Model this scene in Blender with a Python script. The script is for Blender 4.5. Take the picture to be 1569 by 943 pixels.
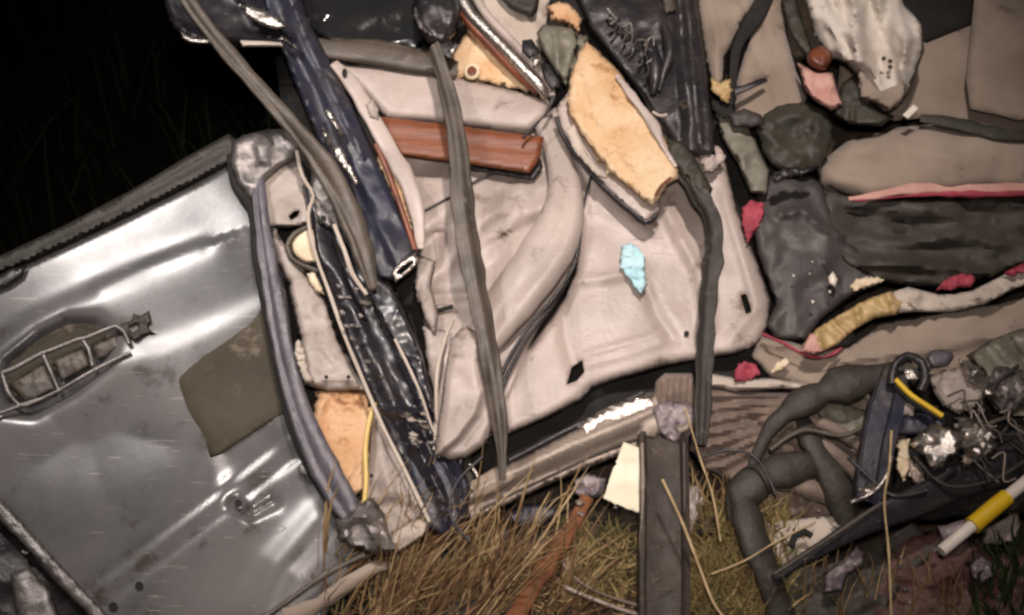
import bpy, math, random
import numpy as np
from mathutils import Vector, geometry
random.seed(7); RNG = np.random.RandomState(5)
sc = bpy.context.scene
for o in list(bpy.data.objects): bpy.data.objects.remove(o)
COL = sc.collection

# ------------------------------------------------------------------ camera
CAM = np.array([0.0, 0.0, 1.75]); PITCH = math.radians(35.0); HFOV = math.radians(45.0)
cd = bpy.data.cameras.new('camera'); cam = bpy.data.objects.new('camera', cd); COL.objects.link(cam)
cam.location = CAM.tolist(); cam.rotation_euler = (math.radians(90) - PITCH, 0, 0)
cd.sensor_width = 36; cd.angle = HFOV; cd.clip_start = 0.05; cd.clip_end = 500
sc.camera = cam
# ------------------------------------------------------------------ night sky
w = bpy.data.worlds.new("World"); sc.world = w; w.use_nodes = True
wn = w.node_tree.nodes; wl = w.node_tree.links
sky = wn.new('ShaderNodeTexSky'); sky.sky_type = 'NISHITA'; sky.sun_disc = False
sky.sun_elevation = math.radians(-4); sky.sun_rotation = math.radians(200)
wl.new(sky.outputs[0], wn['Background'].inputs[0]); wn['Background'].inputs[1].default_value = 0.05
# ------------------------------------------------------------------ rescue floodlights (their reflections show in the dented metal)
def lamp(name, loc, aim, power, size, col, spot=70, blend=0.6):
    l = bpy.data.lights.new(name, 'SPOT'); l.energy = power; l.shadow_soft_size = size; l.color = col
    l.spot_size = math.radians(spot); l.spot_blend = blend
    o = bpy.data.objects.new(name, l); COL.objects.link(o); o.location = loc
    o.rotation_euler = (Vector(aim) - Vector(loc)).to_track_quat('-Z', 'Y').to_euler()
    return o
lamp('work_light', (0.30, 1.15, 3.75), (0.08, 2.33, 0.5), 450, 0.12, (1.0, 0.88, 0.81), 46, 1.0)
lamp('work_light', (-1.45, 2.11, 2.93), (-0.72, 2.2, 0.4), 88, 0.07, (1.0, 0.93, 0.88), 50, 0.9)
lamp('work_light', (-1.74, 1.90, 2.80), (-0.75, 2.15, 0.4), 66, 0.065, (1.0, 0.93, 0.88), 50, 0.9)
lamp('work_light', (-1.47, 1.80, 2.84), (-0.75, 2.15, 0.4), 30, 0.045, (1.0, 0.93, 0.88), 50, 0.9)
lamp('hand_torch', (0.02, -0.05, 2.0), (0.02, 2.1, 0.3), 125, 0.06, (1.0, 0.89, 0.82), 60, 1.0)
sc.view_settings.view_transform = 'Standard'; sc.view_settings.look = 'None'
sc.view_settings.exposure = 0.0; sc.view_settings.gamma = 1.0
sc.cycles.max_bounces = 6; sc.cycles.filter_width = 2.6
sc.cycles.sample_clamp_indirect = 4.0

# ------------------------------------------------------------------ the leaning plane the wreck lies on
F = 1569 / 2 / math.tan(HFOV / 2)
fwd = np.array([0, math.cos(PITCH), -math.sin(PITCH)]); rgt = np.array([1.0, 0, 0]); up = np.cross(rgt, fwd)
SL = math.radians(31.0)
NRM = np.array([0, -math.sin(SL), math.cos(SL)]); P0 = np.array([0, 1.52, 0.0])
def D(px, py, off=0.0):
    """point of the place seen at a photo pixel, off metres above the leaning plane"""
    px = np.asarray(px, float); py = np.asarray(py, float); off = np.asarray(off, float) + 0 * px
    d = fwd + ((px - 784.5) / F)[..., None] * rgt + ((471.5 - py) / F)[..., None] * up
    t = (off - (CAM - P0) @ NRM) / (d @ NRM)
    return CAM + t[..., None] * d
def scale_at(px, py, off=0.0):
    return np.linalg.norm(D(px, py, off) - CAM, axis=-1) / F

# ------------------------------------------------------------------ materials
def mat(name, col, rough=0.6, metal=0.0, col2=None, vs=6.0, dirt=None, ds=9.0, dt=0.58, bump=0.0, bs=60.0,
        rvar=0.15, coat=0.0, stretch=None, sheen=0.0, streak=None, alpha=None, spec=None):
    m = bpy.data.materials.new(name); m.use_nodes = True
    nt = m.node_tree; N = nt.nodes; L = nt.links; b = N['Principled BSDF']
    tc = N.new('ShaderNodeTexCoord'); src = tc.outputs['Object']
    if stretch:
        mp = N.new('ShaderNodeMapping'); mp.inputs['Scale'].default_value = stretch[:3]
        if len(stretch) > 3: mp.inputs['Rotation'].default_value = (0, 0, math.radians(stretch[3]))
        L.new(src, mp.inputs['Vector']); src = mp.outputs[0]
    def noise(s, det=6, r=0.6, v=src):
        n = N.new('ShaderNodeTexNoise'); n.inputs['Scale'].default_value = s; n.inputs['Detail'].default_value = det
        n.inputs['Roughness'].default_value = r; L.new(v, n.inputs['Vector']); return n.outputs['Fac']
    def ramp(f, a, c):
        r = N.new('ShaderNodeMapRange'); r.inputs['From Min'].default_value = a; r.inputs['From Max'].default_value = c
        r.interpolation_type = 'SMOOTHSTEP'; L.new(f, r.inputs['Value']); return r.outputs[0]
    def mix(f, a, c):
        x = N.new('ShaderNodeMix'); x.data_type = 'RGBA'; L.new(f, x.inputs['Factor'])
        for i, v in ((6, a), (7, c)):
            if isinstance(v, tuple): x.inputs[i].default_value = (*v, 1)
            else: L.new(v, x.inputs[i])
        return x.outputs[2]
    col2 = col2 or tuple(c * 0.72 for c in col)
    c = mix(ramp(noise(vs), 0.3, 0.7), col, col2)
    if dirt: c = mix(ramp(noise(ds, 10, 0.7, tc.outputs['Object']), dt, dt + 0.12), c, dirt)
    if streak:   # fine scratches
        mp = N.new('ShaderNodeMapping'); mp.inputs['Scale'].default_value = (4, 60, 60); mp.inputs['Rotation'].default_value = (0, 0, math.radians(streak[1]))
        L.new(tc.outputs['Object'], mp.inputs['Vector'])
        c = mix(ramp(noise(3.0, 3, 0.5, mp.outputs[0]), 0.66, 0.72), c, streak[0])
    L.new(c, b.inputs['Base Color'])
    rr = N.new('ShaderNodeMapRange'); rr.inputs['To Min'].default_value = max(0.03, rough - rvar); rr.inputs['To Max'].default_value = min(1, rough + rvar)
    rr.inputs['From Min'].default_value = 0.3; rr.inputs['From Max'].default_value = 0.7
    L.new(noise(vs * 2.3, 8), rr.inputs['Value']); L.new(rr.outputs[0], b.inputs['Roughness'])
    b.inputs['Metallic'].default_value = metal; b.inputs['Coat Weight'].default_value = coat
    if coat: b.inputs['Coat Roughness'].default_value = 0.12
    b.inputs['Sheen Weight'].default_value = sheen
    if spec is not None: b.inputs['Specular IOR Level'].default_value = spec
    if alpha is not None: b.inputs['Transmission Weight'].default_value = alpha
    if bump:
        bp = N.new('ShaderNodeBump'); bp.inputs['Strength'].default_value = bump; bp.inputs['Distance'].default_value = 0.01
        L.new(noise(bs, 8, 0.65), bp.inputs['Height']); L.new(bp.outputs[0], b.inputs['Normal'])
    return m
M = dict(
    silver=mat('silver_paint', (0.165, 0.152, 0.150), 0.235, 0.03, (0.080, 0.080, 0.086), 2.8, (0.060, 0.052, 0.046), 10, 0.54, 0.015, 50, 0.045, 0.0, streak=((0.25, 0.225, 0.21), 33)),
    greymet=mat('bare_grey_metal', (0.30, 0.27, 0.26), 0.4, 0.6, (0.16, 0.145, 0.14), 14, (0.06, 0.05, 0.045), 22, 0.56, 0.3, 60),
    chrome=mat('bright_bent_metal', (0.62, 0.58, 0.54), 0.25, 0.9, (0.40, 0.36, 0.33), 20, (0.10, 0.08, 0.06), 30, 0.6, 0.35, 70),
    navy=mat('navy_paint', (0.013, 0.012, 0.019), 0.34, 0.0, (0.028, 0.024, 0.026), 7, (0.085, 0.072, 0.068), 16, 0.58, 0.10, 50, 0.10, 0.12, streak=((0.14, 0.13, 0.14), 65)),
    navysoft=mat('dull_navy_paint', (0.020, 0.022, 0.044), 0.42, 0.05, (0.034, 0.031, 0.038), 8, (0.10, 0.088, 0.088), 15, 0.58, 0.2, 50, rvar=0.2),
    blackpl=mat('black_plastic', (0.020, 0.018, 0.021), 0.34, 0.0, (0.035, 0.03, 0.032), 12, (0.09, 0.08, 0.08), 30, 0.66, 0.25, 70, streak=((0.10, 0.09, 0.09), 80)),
    void=mat('shade_black_and_rubber', (0.010, 0.009, 0.008), 0.9, 0.0, (0.018, 0.015, 0.013), 12, bump=0.4),  # near black: paints shade in gaps and holes, also black rubber parts
    seal=mat('dusty_grey_rubber', (0.105, 0.084, 0.066), 0.46, 0.0, (0.055, 0.043, 0.034), 11, (0.17, 0.14, 0.115), 18, 0.60, 0.22, 70, stretch=(1, 1, 1)),
    sealblue=mat('blue_grey_rubber', (0.125, 0.112, 0.13), 0.34, 0.1, (0.07, 0.064, 0.078), 14, (0.22, 0.20, 0.20), 20, 0.6, 0.2, 80),
    hose=mat('dark_grey_foam_hose', (0.042, 0.036, 0.029), 0.55, 0.0, (0.026, 0.021, 0.018), 9, (0.11, 0.09, 0.072), 14, 0.57, 0.4, 60),
    beige=mat('pale_grey_plastic', (0.49, 0.405, 0.37), 0.42, 0.0, (0.34, 0.28, 0.25), 4.5, (0.21, 0.16, 0.13), 12, 0.57, 0.15, 80, 0.12, streak=((0.32, 0.25, 0.21), 25)),
    beigedk=mat('scuffed_grey_plastic', (0.40, 0.34, 0.31), 0.5, 0.0, (0.30, 0.25, 0.22), 8, (0.15, 0.11, 0.09), 16, 0.6, 0.12, 90),
    foam=mat('peach_foam', (0.88, 0.67, 0.44), 0.95, 0.0, (0.76, 0.47, 0.25), 10, (0.50, 0.27, 0.12), 14, 0.57, 1.0, 85),
    foamor=mat('orange_foam', (0.80, 0.52, 0.32), 0.95, 0.0, (0.64, 0.36, 0.18), 10, (0.28, 0.12, 0.05), 15, 0.56, 0.9, 80),
    cream=mat('cream_foam', (0.80, 0.68, 0.50), 0.9, 0.0, (0.66, 0.52, 0.36), 14, (0.30, 0.22, 0.15), 30, 0.62, 0.4, 90),
    wood=mat('red_brown_wood_veneer', (0.24, 0.072, 0.026), 0.40, 0.0, (0.14, 0.040, 0.017), 9, None, bump=0.15, bs=40, stretch=(1.0, 22, 22, 6), coat=0.25),
    cloth=mat('grey_beige_cloth', (0.36, 0.285, 0.23), 0.9, 0.0, (0.24, 0.185, 0.145), 4, (0.14, 0.105, 0.085), 9, 0.58, 0.3, 260, sheen=0.2),
    clothlt=mat('pale_cloth', (0.58, 0.50, 0.43), 0.85, 0.0, (0.44, 0.37, 0.31), 6, (0.22, 0.17, 0.13), 13, 0.63, 0.3, 220, sheen=0.2),
    airbag=mat('off_white_airbag_fabric', (0.66, 0.60, 0.54), 0.85, 0.0, (0.56, 0.50, 0.44), 4, (0.42, 0.36, 0.31), 9, 0.66, 0.12, 200),
    clothdk=mat('dark_brown_cloth', (0.062, 0.052, 0.042), 0.6, 0.0, (0.040, 0.034, 0.028), 6, (0.11, 0.095, 0.08), 14, 0.64, 0.35, 120),
    greasy=mat('greasy_dark_sheet', (0.058, 0.050, 0.048), 0.55, 0.0, (0.042, 0.036, 0.036), 6, (0.095, 0.08, 0.072), 12, 0.62, 0.2, 60),
    pleat=mat('brown_pleated_cloth', (0.24, 0.175, 0.14), 0.62, 0.0, (0.12, 0.085, 0.068), 9, (0.05, 0.035, 0.03), 16, 0.6, 0.3, 110, sheen=0.15),
    olive=mat('olive_rubber', (0.028, 0.027, 0.019), 0.6, 0.0, (0.045, 0.040, 0.028), 10, (0.10, 0.085, 0.06), 20, 0.62, 0.3, 70),
    gold=mat('mustard_satin', (0.50, 0.36, 0.17), 0.45, 0.05, (0.42, 0.28, 0.13), 9, (0.60, 0.42, 0.28), 20, 0.6, 0.3, 60),
    pink=mat('crimson_trim', (0.42, 0.055, 0.09), 0.7, 0.0, (0.26, 0.035, 0.055), 14, (0.45, 0.22, 0.20), 22, 0.62, 0.3, 100),
    pinkpale=mat('pale_pink_lining', (0.60, 0.36, 0.30), 0.7, 0.0, (0.50, 0.25, 0.22), 16, (0.55, 0.09, 0.12), 20, 0.60, 0.3, 100),
    pebble=mat('grey_green_clip', (0.20, 0.185, 0.145), 0.5, 0.0, (0.13, 0.12, 0.09), 16, (0.35, 0.31, 0.26), 24, 0.6, 0.2, 90),
    yellow=mat('yellow_plastic', (0.78, 0.52, 0.02), 0.4, 0.0, (0.72, 0.44, 0.02), 12, (0.3, 0.2, 0.05), 30, 0.68, 0.1, 90),
    wire=mat('straw_yellow_wire', (0.72, 0.52, 0.16), 0.35, 0.0, (0.60, 0.42, 0.14), 30),
    white=mat('white_plastic', (0.80, 0.74, 0.66), 0.35, 0.0, (0.70, 0.62, 0.53), 20, (0.4, 0.3, 0.22), 34, 0.64, 0.1, 90),
    paper=mat('cream_paper', (0.90, 0.85, 0.70), 0.9, 0.0, (0.80, 0.72, 0.54), 10, (0.62, 0.50, 0.32), 26, 0.62, 0.12, 60),
    tissue=mat('pale_blue_tissue', (0.55, 0.76, 0.80), 0.8, 0.0, (0.42, 0.68, 0.76), 16, (0.55, 0.74, 0.78), 26, 0.6, 0.35, 90),
    rust=mat('rusty_steel', (0.26, 0.095, 0.035), 0.85, 0.1, (0.14, 0.055, 0.025), 18, (0.05, 0.03, 0.02), 24, 0.56, 0.5, 90),
    redbrown=mat('red_brown_plastic', (0.22, 0.065, 0.03), 0.4, 0.0, (0.12, 0.035, 0.02), 16),
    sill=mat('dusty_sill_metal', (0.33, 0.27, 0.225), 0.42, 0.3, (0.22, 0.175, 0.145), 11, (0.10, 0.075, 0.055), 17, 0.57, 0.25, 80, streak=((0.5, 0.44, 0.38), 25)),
    channel=mat('brown_channel_plastic', (0.055, 0.039, 0.029), 0.6, 0.0, (0.034, 0.025, 0.019), 14, (0.10, 0.072, 0.055), 20, 0.58, 0.4, 60),
    purple=mat('wet_maroon_cloth', (0.13, 0.050, 0.058), 0.55, 0.0, (0.095, 0.066, 0.034), 4, (0.15, 0.085, 0.09), 14, 0.6, 0.5, 70),
    bag=mat('crinkled_plastic_film', (0.30, 0.25, 0.25), 0.14, 0.2, (0.16, 0.13, 0.15), 18, (0.42, 0.38, 0.36), 28, 0.6, 0.5, 50),
    soil=mat('damp_soil', (0.050, 0.034, 0.022), 0.95, 0.0, (0.030, 0.022, 0.015), 14, (0.085, 0.060, 0.032), 20, 0.55, 0.8, 60),
    straw=mat('dry_straw', (0.50, 0.36, 0.18), 0.8, 0.0, (0.30, 0.18, 0.08), 9),
    strawlt=mat('pale_straw', (0.56, 0.42, 0.24), 0.7, 0.0, (0.36, 0.25, 0.13), 26),
    reddry=mat('reddish_dry_grass', (0.32, 0.19, 0.095), 0.85, 0.0, (0.17, 0.09, 0.045), 12),
    moss=mat('yellow_green_moss', (0.38, 0.30, 0.12), 0.9, 0.0, (0.20, 0.17, 0.065), 16),
    leaf=mat('green_grass', (0.055, 0.085, 0.028), 0.7, 0.0, (0.035, 0.055, 0.02), 12),
    darkfilm=mat('dark_reflection_recess_film', (0.040, 0.032, 0.020), 0.62, 0.0, (0.075, 0.062, 0.044), 6, (0.15, 0.125, 0.095), 14, 0.56, 0.05, 50, spec=0.2),  # dark tone paints mirrored surroundings on the door, also lines the recess
    pillarglass=mat('dark_tinted_glass', (0.015, 0.015, 0.017), 0.08, 0.0, (0.02, 0.02, 0.02), 8),
)

# ------------------------------------------------------------------ object helpers
WP = {}
def thing(name, label, cat, at, group=None):
    o = bpy.data.objects.new(name, None); COL.objects.link(o); o.empty_display_size = 0.05
    p = D(at[0], at[1], at[2] if len(at) > 2 else 0.0); o.location = p.tolist(); WP[o] = p
    o['label'] = label; o['category'] = cat
    if group: o['group'] = group
    return o
def tag(o, label, cat, group=None, kind=None):
    if label: o['label'] = label
    if cat: o['category'] = cat
    if group: o['group'] = group
    if kind: o['kind'] = kind
    return o
# (links one mesh; V in world metres)
def link(name, V, faces, material, parent=None, smooth=True, angle=50, thick=0.0):
    V = np.asarray(V, float)
    c = V.mean(axis=0)
    V = V - c
    me = bpy.data.meshes.new(name); me.from_pydata(V.tolist(), [], [list(map(int, f)) for f in faces]); me.update()
    me.materials.append(M[material])
    if smooth:
        me.polygons.foreach_set('use_smooth', [True] * len(me.polygons)); me.set_sharp_from_angle(angle=math.radians(angle))
    o = bpy.data.objects.new(name, me); COL.objects.link(o)
    if parent: o.parent = parent; o.location = (c - WP[parent]).tolist()
    else: o.location = c.tolist()
    WP[o] = c
    if thick:
        s = o.modifiers.new('thickness', 'SOLIDIFY'); s.thickness = thick; s.offset = -1.0
    return o
def lattice(seed):
    return np.random.RandomState(seed).rand(64, 64)
def vnoise(x, y, seed):
    g = lattice(seed); xi = np.floor(x).astype(int); yi = np.floor(y).astype(int); fx = x - xi; fy = y - yi
    fx = fx * fx * (3 - 2 * fx); fy = fy * fy * (3 - 2 * fy)
    a = g[xi % 64, yi % 64]; b = g[(xi + 1) % 64, yi % 64]; c = g[xi % 64, (yi + 1) % 64]; d = g[(xi + 1) % 64, (yi + 1) % 64]
    return (a * (1 - fx) + b * fx) * (1 - fy) + (c * (1 - fx) + d * fx) * fy * 1.0
def fbm(x, y, seed, octv=3):
    s = 0; a = 1; t = 0
    for k in range(octv): s = s + a * (vnoise(x, y, seed + k) - 0.5); t += a; a *= 0.5; x = x * 2.03 + 7.7; y = y * 2.03 + 3.1
    return s / t
def crumple(x, y, seed, octv=3):
    s = 0; a = 1; t = 0
    for k in range(octv): s = s + a * (1 - 4 * np.abs(vnoise(x, y, seed + k) - 0.5)); t += a; a *= 0.55; x = x * 1.9 + 5.1; y = y * 1.9 + 9.3
    return s / t * 0.5
def seg_dist(P, line, closed=False):
    L = np.array([(p[0], p[1]) for p in line], float)
    A = L if closed else L[:-1]; B = np.roll(L, -1, 0) if closed else L[1:]
    best = np.full(len(P), 1e9); sg = np.zeros(len(P))
    for a, b in zip(A, B):
        ab = b - a; ll = max(ab @ ab, 1e-9); t = np.clip(((P - a) @ ab) / ll, 0, 1); q = a + t[:, None] * ab; dv = P - q
        d = np.hypot(dv[:, 0], dv[:, 1]); s = np.sign(ab[0] * dv[:, 1] - ab[1] * dv[:, 0])
        m = d < best; best[m] = d[m]; sg[m] = s[m]
    return best, sg
def inside(P, poly):
    x, y = P[:, 0], P[:, 1]; r = np.zeros(len(P), bool); n = len(poly)
    for i in range(n):
        x1, y1 = poly[i][:2]; x2, y2 = poly[(i + 1) % n][:2]
        if y1 == y2: continue
        c = ((y1 > y) != (y2 > y)) & (x < (x2 - x1) * (y - y1) / (y2 - y1) + x1); r ^= c
    return r
def spline(pts, closed=False, step=8.0):
    P = np.array(pts, float); n = len(P); out = []
    rng = n if closed else n - 1
    for i in range(rng):
        g = (lambda k: P[k % n]) if closed else (lambda k: P[min(max(k, 0), n - 1)])
        p0, p1, p2, p3 = g(i - 1), g(i), g(i + 1), g(i + 2)
        k = max(1, int(np.hypot(*(p2 - p1)[:2]) / step))
        for j in range(k):
            t = j / k; out.append(0.5 * (2 * p1 + (p2 - p0) * t + (2 * p0 - 5 * p1 + 4 * p2 - p3) * t * t + (3 * p1 - p0 - 3 * p2 + p3) * t ** 3))
    if not closed: out.append(P[-1])
    return np.array(out)
def lin(pts, closed=True, step=8.0):
    P = np.array(pts, float); out = []; n = len(P)
    for i in range(n if closed else n - 1):
        a, b = P[i], P[(i + 1) % n]; k = max(1, int(round(np.hypot(*(b - a)[:2]) / step)))
        out += [a + (b - a) * j / k for j in range(k)]
    if not closed: out.append(P[-1])
    return np.array(out)
def sheet(name, pts, material, parent=None, off=0.0, res=8.0, creases=(), edge=(10, 0.006), noise=None, crump=None,
          holes=(), thick=0.003, folds=None, octv=3, round_=False, jag=0.0, tilt=None, seed=1, angle=60, bow=0.0):
    """a bent sheet of real thickness whose outline is given as points (x, y[, offset])"""
    pts3 = [(p[0], p[1], p[2] if len(p) > 2 else 0.0) for p in pts]
    O = spline(pts3, True, res) if round_ else lin(pts3, True, res)
    r = np.random.RandomState(seed * 13 + 3)
    if jag: O[:, :2] += r.normal(0, jag, (len(O), 2))
    x0, y0 = O[:, 0].min(), O[:, 1].min(); x1, y1 = O[:, 0].max(), O[:, 1].max()
    gx, gy = np.meshgrid(np.arange(x0, x1 + res, res), np.arange(y0, y1 + res, res * 0.866)); gx[::2] += res / 2
    G = np.stack([gx.ravel(), gy.ravel()], 1)
    HL = [lin([(h[0], h[1], 0) for h in h_], True, res * 0.7)[:, :2] for h_ in holes]
    m = inside(G, O); d, _ = seg_dist(G, O, True); m &= d > res * 0.55
    for h in HL:
        dh, _ = seg_dist(G, h, True); m &= (~inside(G, h)) & (dh > res * 0.5)
    G = G[m]
    allp = [Vector((p[0], p[1])) for p in O]; edges = [(i, (i + 1) % len(O)) for i in range(len(O))]
    for h in HL:
        b = len(allp); allp += [Vector((p[0], p[1])) for p in h]; edges += [(b + i, b + (i + 1) % len(h)) for i in range(len(h))]
    allp += [Vector((p[0], p[1])) for p in G]
    vo, _, fo, _, _, _ = geometry.delaunay_2d_cdt(allp, edges, [], 2, 1e-4, False)
    P = np.array([(v[0], v[1]) for v in vo]); T = np.array([f for f in fo if len(f) == 3])
    ce = P[T].mean(1); k = inside(ce, O)
    for h in HL: k &= ~inside(ce, h)
    T = T[k]
    used = np.unique(T); mp = -np.ones(len(P), int); mp[used] = np.arange(len(used)); P = P[used]; T = mp[T]
    a = P[T[:, 1]] - P[T[:, 0]]; b = P[T[:, 2]] - P[T[:, 0]]
    flip = (a[:, 0] * b[:, 1] - a[:, 1] * b[:, 0]) > 0     # image y points down: make normals face the viewer side
    T[flip] = T[flip][:, ::-1]
    h = np.full(len(P), float(off))
    offs = np.array([p[2] for p in pts3])
    if np.any(offs != 0):
        Q = np.array([p[:2] for p in pts3]); dd = ((P[:, None, :] - Q[None]) ** 2).sum(2) + 30.0; wgt = 1 / dd ** 1.3
        h += (wgt * offs).sum(1) / wgt.sum(1)
    if tilt: h += tilt[0] * (P[:, 0] - P[:, 0].mean()) / 1000 + tilt[1] * (P[:, 1] - P[:, 1].mean()) / 1000
    de, _ = seg_dist(P, O, True)
    if edge: h -= edge[1] * np.clip(1 - de / edge[0], 0, 1) ** 2
    if bow: h += bow * (1 - np.exp(-de / (0.25 * min(x1 - x0, y1 - y0) + 1)))
    for c in creases:
        kind, line, wd, amp = c[:4]
        if kind == 'p':
            dp, _ = seg_dist(P, line, True); s = np.where(inside(P, line), dp, -dp); h += amp * 0.5 * (1 + np.tanh(s / wd))
        elif kind == 's':
            dp, sg = seg_dist(P, line); h += amp * np.tanh(sg * dp / wd) * np.exp(-(dp / (c[4] if len(c) > 4 else 60)) ** 2)
        else:
            dp, _ = seg_dist(P, line); h += amp * np.exp(-(dp / wd) ** 2)
    if noise: h += noise[1] * 2 * fbm(P[:, 0] / noise[0] + seed * 3.3, P[:, 1] / noise[0] + seed * 1.7, seed * 5 % 50, octv)
    if crump: h += crump[1] * crumple(P[:, 0] / crump[0] + seed * 3.3, P[:, 1] / crump[0] + seed * 1.7, seed * 7 % 50)
    if folds:   # long soft folds running along a direction: (angle, spacing, length, height)
        ca, sa = math.cos(math.radians(folds[0])), math.sin(math.radians(folds[0]))
        u = (P[:, 0] * ca + P[:, 1] * sa) / folds[2]; v = (-P[:, 0] * sa + P[:, 1] * ca) / folds[1]
        v = v + 1.2 * fbm(u * 1.3 + 3, v * .4 + 8, seed + 11, 2)
        h += folds[3] * (crumple(u + seed * 2.1, v + seed * 4.7, seed + 5, 3))
    return link(name, D(P[:, 0], P[:, 1], h), T, material, parent, thick=thick, angle=angle)
CIRC = [(math.cos(a), math.sin(a)) for a in np.linspace(0, 2 * math.pi, 11)[:-1]]
HALF = [(math.cos(a), max(math.sin(a), -0.35)) for a in np.linspace(0, 2 * math.pi, 15)[:-1]]
FLAT = [(-1, 0), (-0.95, .22), (-0.7, .36), (-0.3, .40), (0.3, .40), (0.7, .36), (0.95, .22), (1, 0), (.9, -.2), (-.9, -.2)]
GROOVE = [(-1, 0), (-0.98, .26), (-0.80, .40), (-0.35, .46), (.05, .40), (.22, .22), (.45, .20), (.62, .30), (0.88, .26), (1, 0), (.9, -.22), (-.9, -.22)]
SEAL2 = [(-1, 0), (-.97, .16), (-.75, .22), (-.45, .20), (-.30, .42), (.05, .50), (.35, .40), (.48, .16), (.80, .18), (.97, .12), (1, 0), (.9, -.2), (-.9, -.2)]
CHAN = [(-1, -.5), (-1, .75), (-.84, .82), (-.74, .75), (-.72, .0), (-.3, -.12), (.3, -.12), (.72, .0), (.74, .75), (.84, .82), (1, .75), (1, -.5)]
def bar(name, path, material, parent=None, prof=CIRC, step=10.0, closed_ends=True, flat=1.0, roll=0.0, wob=0.0, twist=0.0, straight=False, angle=55, seed=1, ripple=None):
    """sweep a profile along (x, y, half-width px, offset m)"""
    P = lin(path, False, step) if straight else spline(path, False, step)
    W = D(P[:, 0], P[:, 1], P[:, 3]); n = len(W)
    r = np.random.RandomState(seed)
    T = np.gradient(W, axis=0); T /= np.linalg.norm(T, axis=1)[:, None]
    S = np.cross(T, NRM); S /= np.linalg.norm(S, axis=1)[:, None]; U = np.cross(S, T)
    hw = P[:, 2] * scale_at(P[:, 0], P[:, 1], P[:, 3])
    if wob: hw = hw * (1 + wob * np.interp(np.arange(n), np.arange(0, n + 3, 3), r.normal(0, 1, len(np.arange(0, n + 3, 3)))))
    if ripple: hw = hw * (1 + ripple[1] * np.sin(np.arange(n) * 2 * math.pi / ripple[0]))
    V = []; k = len(prof); tk = np.arange(0, n + 9, 9); tw = roll + twist * np.interp(np.arange(n), tk, r.normal(0, 1, len(tk)))
    for i in range(n):
        cr, sr = math.cos(tw[i]), math.sin(tw[i])
        for (u, v) in prof:
            uu, vv = u * cr - v * flat * sr, u * sr + v * flat * cr
            V.append(W[i] + hw[i] * (uu * S[i] + vv * U[i]))
    Fc = []
    for i in range(n - 1):
        for j in range(k):
            a = i * k + j; b = i * k + (j + 1) % k; Fc.append((a, a + k, b + k, b))
    Fc.append(tuple(range(k))); Fc.append(tuple(range((n - 1) * k, n * k))[::-1])
    return link(name, V, Fc, material, parent, angle=angle)
def plate(name, pts, material, parent=None, off=0.0, thick=0.006, **kw):
    return sheet(name, pts, material, parent, off, thick=thick, **kw)
def disc(name, x, y, r, off, material, parent=None, h=0.004, ry=None, dome=0.3):
    """a short round plug or hole lining"""
    ry = ry or r; V = []; n = 16
    for rr, hh in ((1, -h), (1, 0), (.8, h * dome), (.4, h * dome * 1.2)):
        for a in np.linspace(0, 2 * math.pi, n + 1)[:-1]:
            V.append(D(x + r * rr * math.cos(a), y + ry * rr * math.sin(a), off + hh))
    Fc = [(i * n + j, i * n + (j + 1) % n, (i + 1) * n + (j + 1) % n, (i + 1) * n + j) for i in range(3) for j in range(n)]
    Fc.append(tuple(range(3 * n, 4 * n)))
    return link(name, V, Fc, material, parent)
def tubpts(pts, hw, off): return [(p[0], p[1], p[2] if len(p) > 2 else hw, p[3] if len(p) > 3 else off) for p in pts]
#=====BODY=====
# ------------------------------------------------------------------ ground: a bank with a dark gully behind it
def axis(a, b, step, far):
    core = np.arange(a, b + step, step); out = [b + step * 1.35 ** k for k in range(3, 40) if step * 1.35 ** k < far]
    neg = [a - step * 1.35 ** k for k in range(3, 40) if step * 1.35 ** k < far][::-1]
    return np.concatenate([neg, core, out])
ax = axis(-1.8, 1.8, 0.025, 120); ay = axis(0.6, 3.6, 0.025, 120)
GX, GY = np.meshgrid(ax, ay, indexing='ij')
def ground_z(x, y):
    z = np.where(y > 1.40, (y - 1.52) * math.tan(SL), (1.40 - 1.52) * math.tan(SL)) - 0.20
    z = z + 0.05 * fbm(x * 3 + 40, y * 3 + 40, 3) + 0.02 * fbm(x * 17 + 60, y * 17 + 60, 9)
    yb = np.interp(x, [-3, -1.2, -0.6, -0.1, 0.15, 0.5, 4], [1.5, 1.95, 2.22, 2.42, 2.55, 3.1, 3.2])
    over = np.maximum(0, y - yb); zt = z - over * (math.tan(SL) + 2.2)
    bottom = -1.3 + 0.5 * fbm(x * 0.7 + 30, y * 0.7 + 30, 5)
    return np.where(over > 0, np.maximum(zt, bottom), z)
Z = ground_z(GX, GY); nx, ny = Z.shape
V = np.stack([GX.ravel(), GY.ravel(), Z.ravel()], 1); I = np.arange(nx * ny).reshape(nx, ny)
Fq = np.stack([I[:-1, :-1].ravel(), I[1:, :-1].ravel(), I[1:, 1:].ravel(), I[:-1, 1:].ravel()], 1)
g = link('ground', V, Fq, 'soil'); g['kind'] = 'structure'

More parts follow.
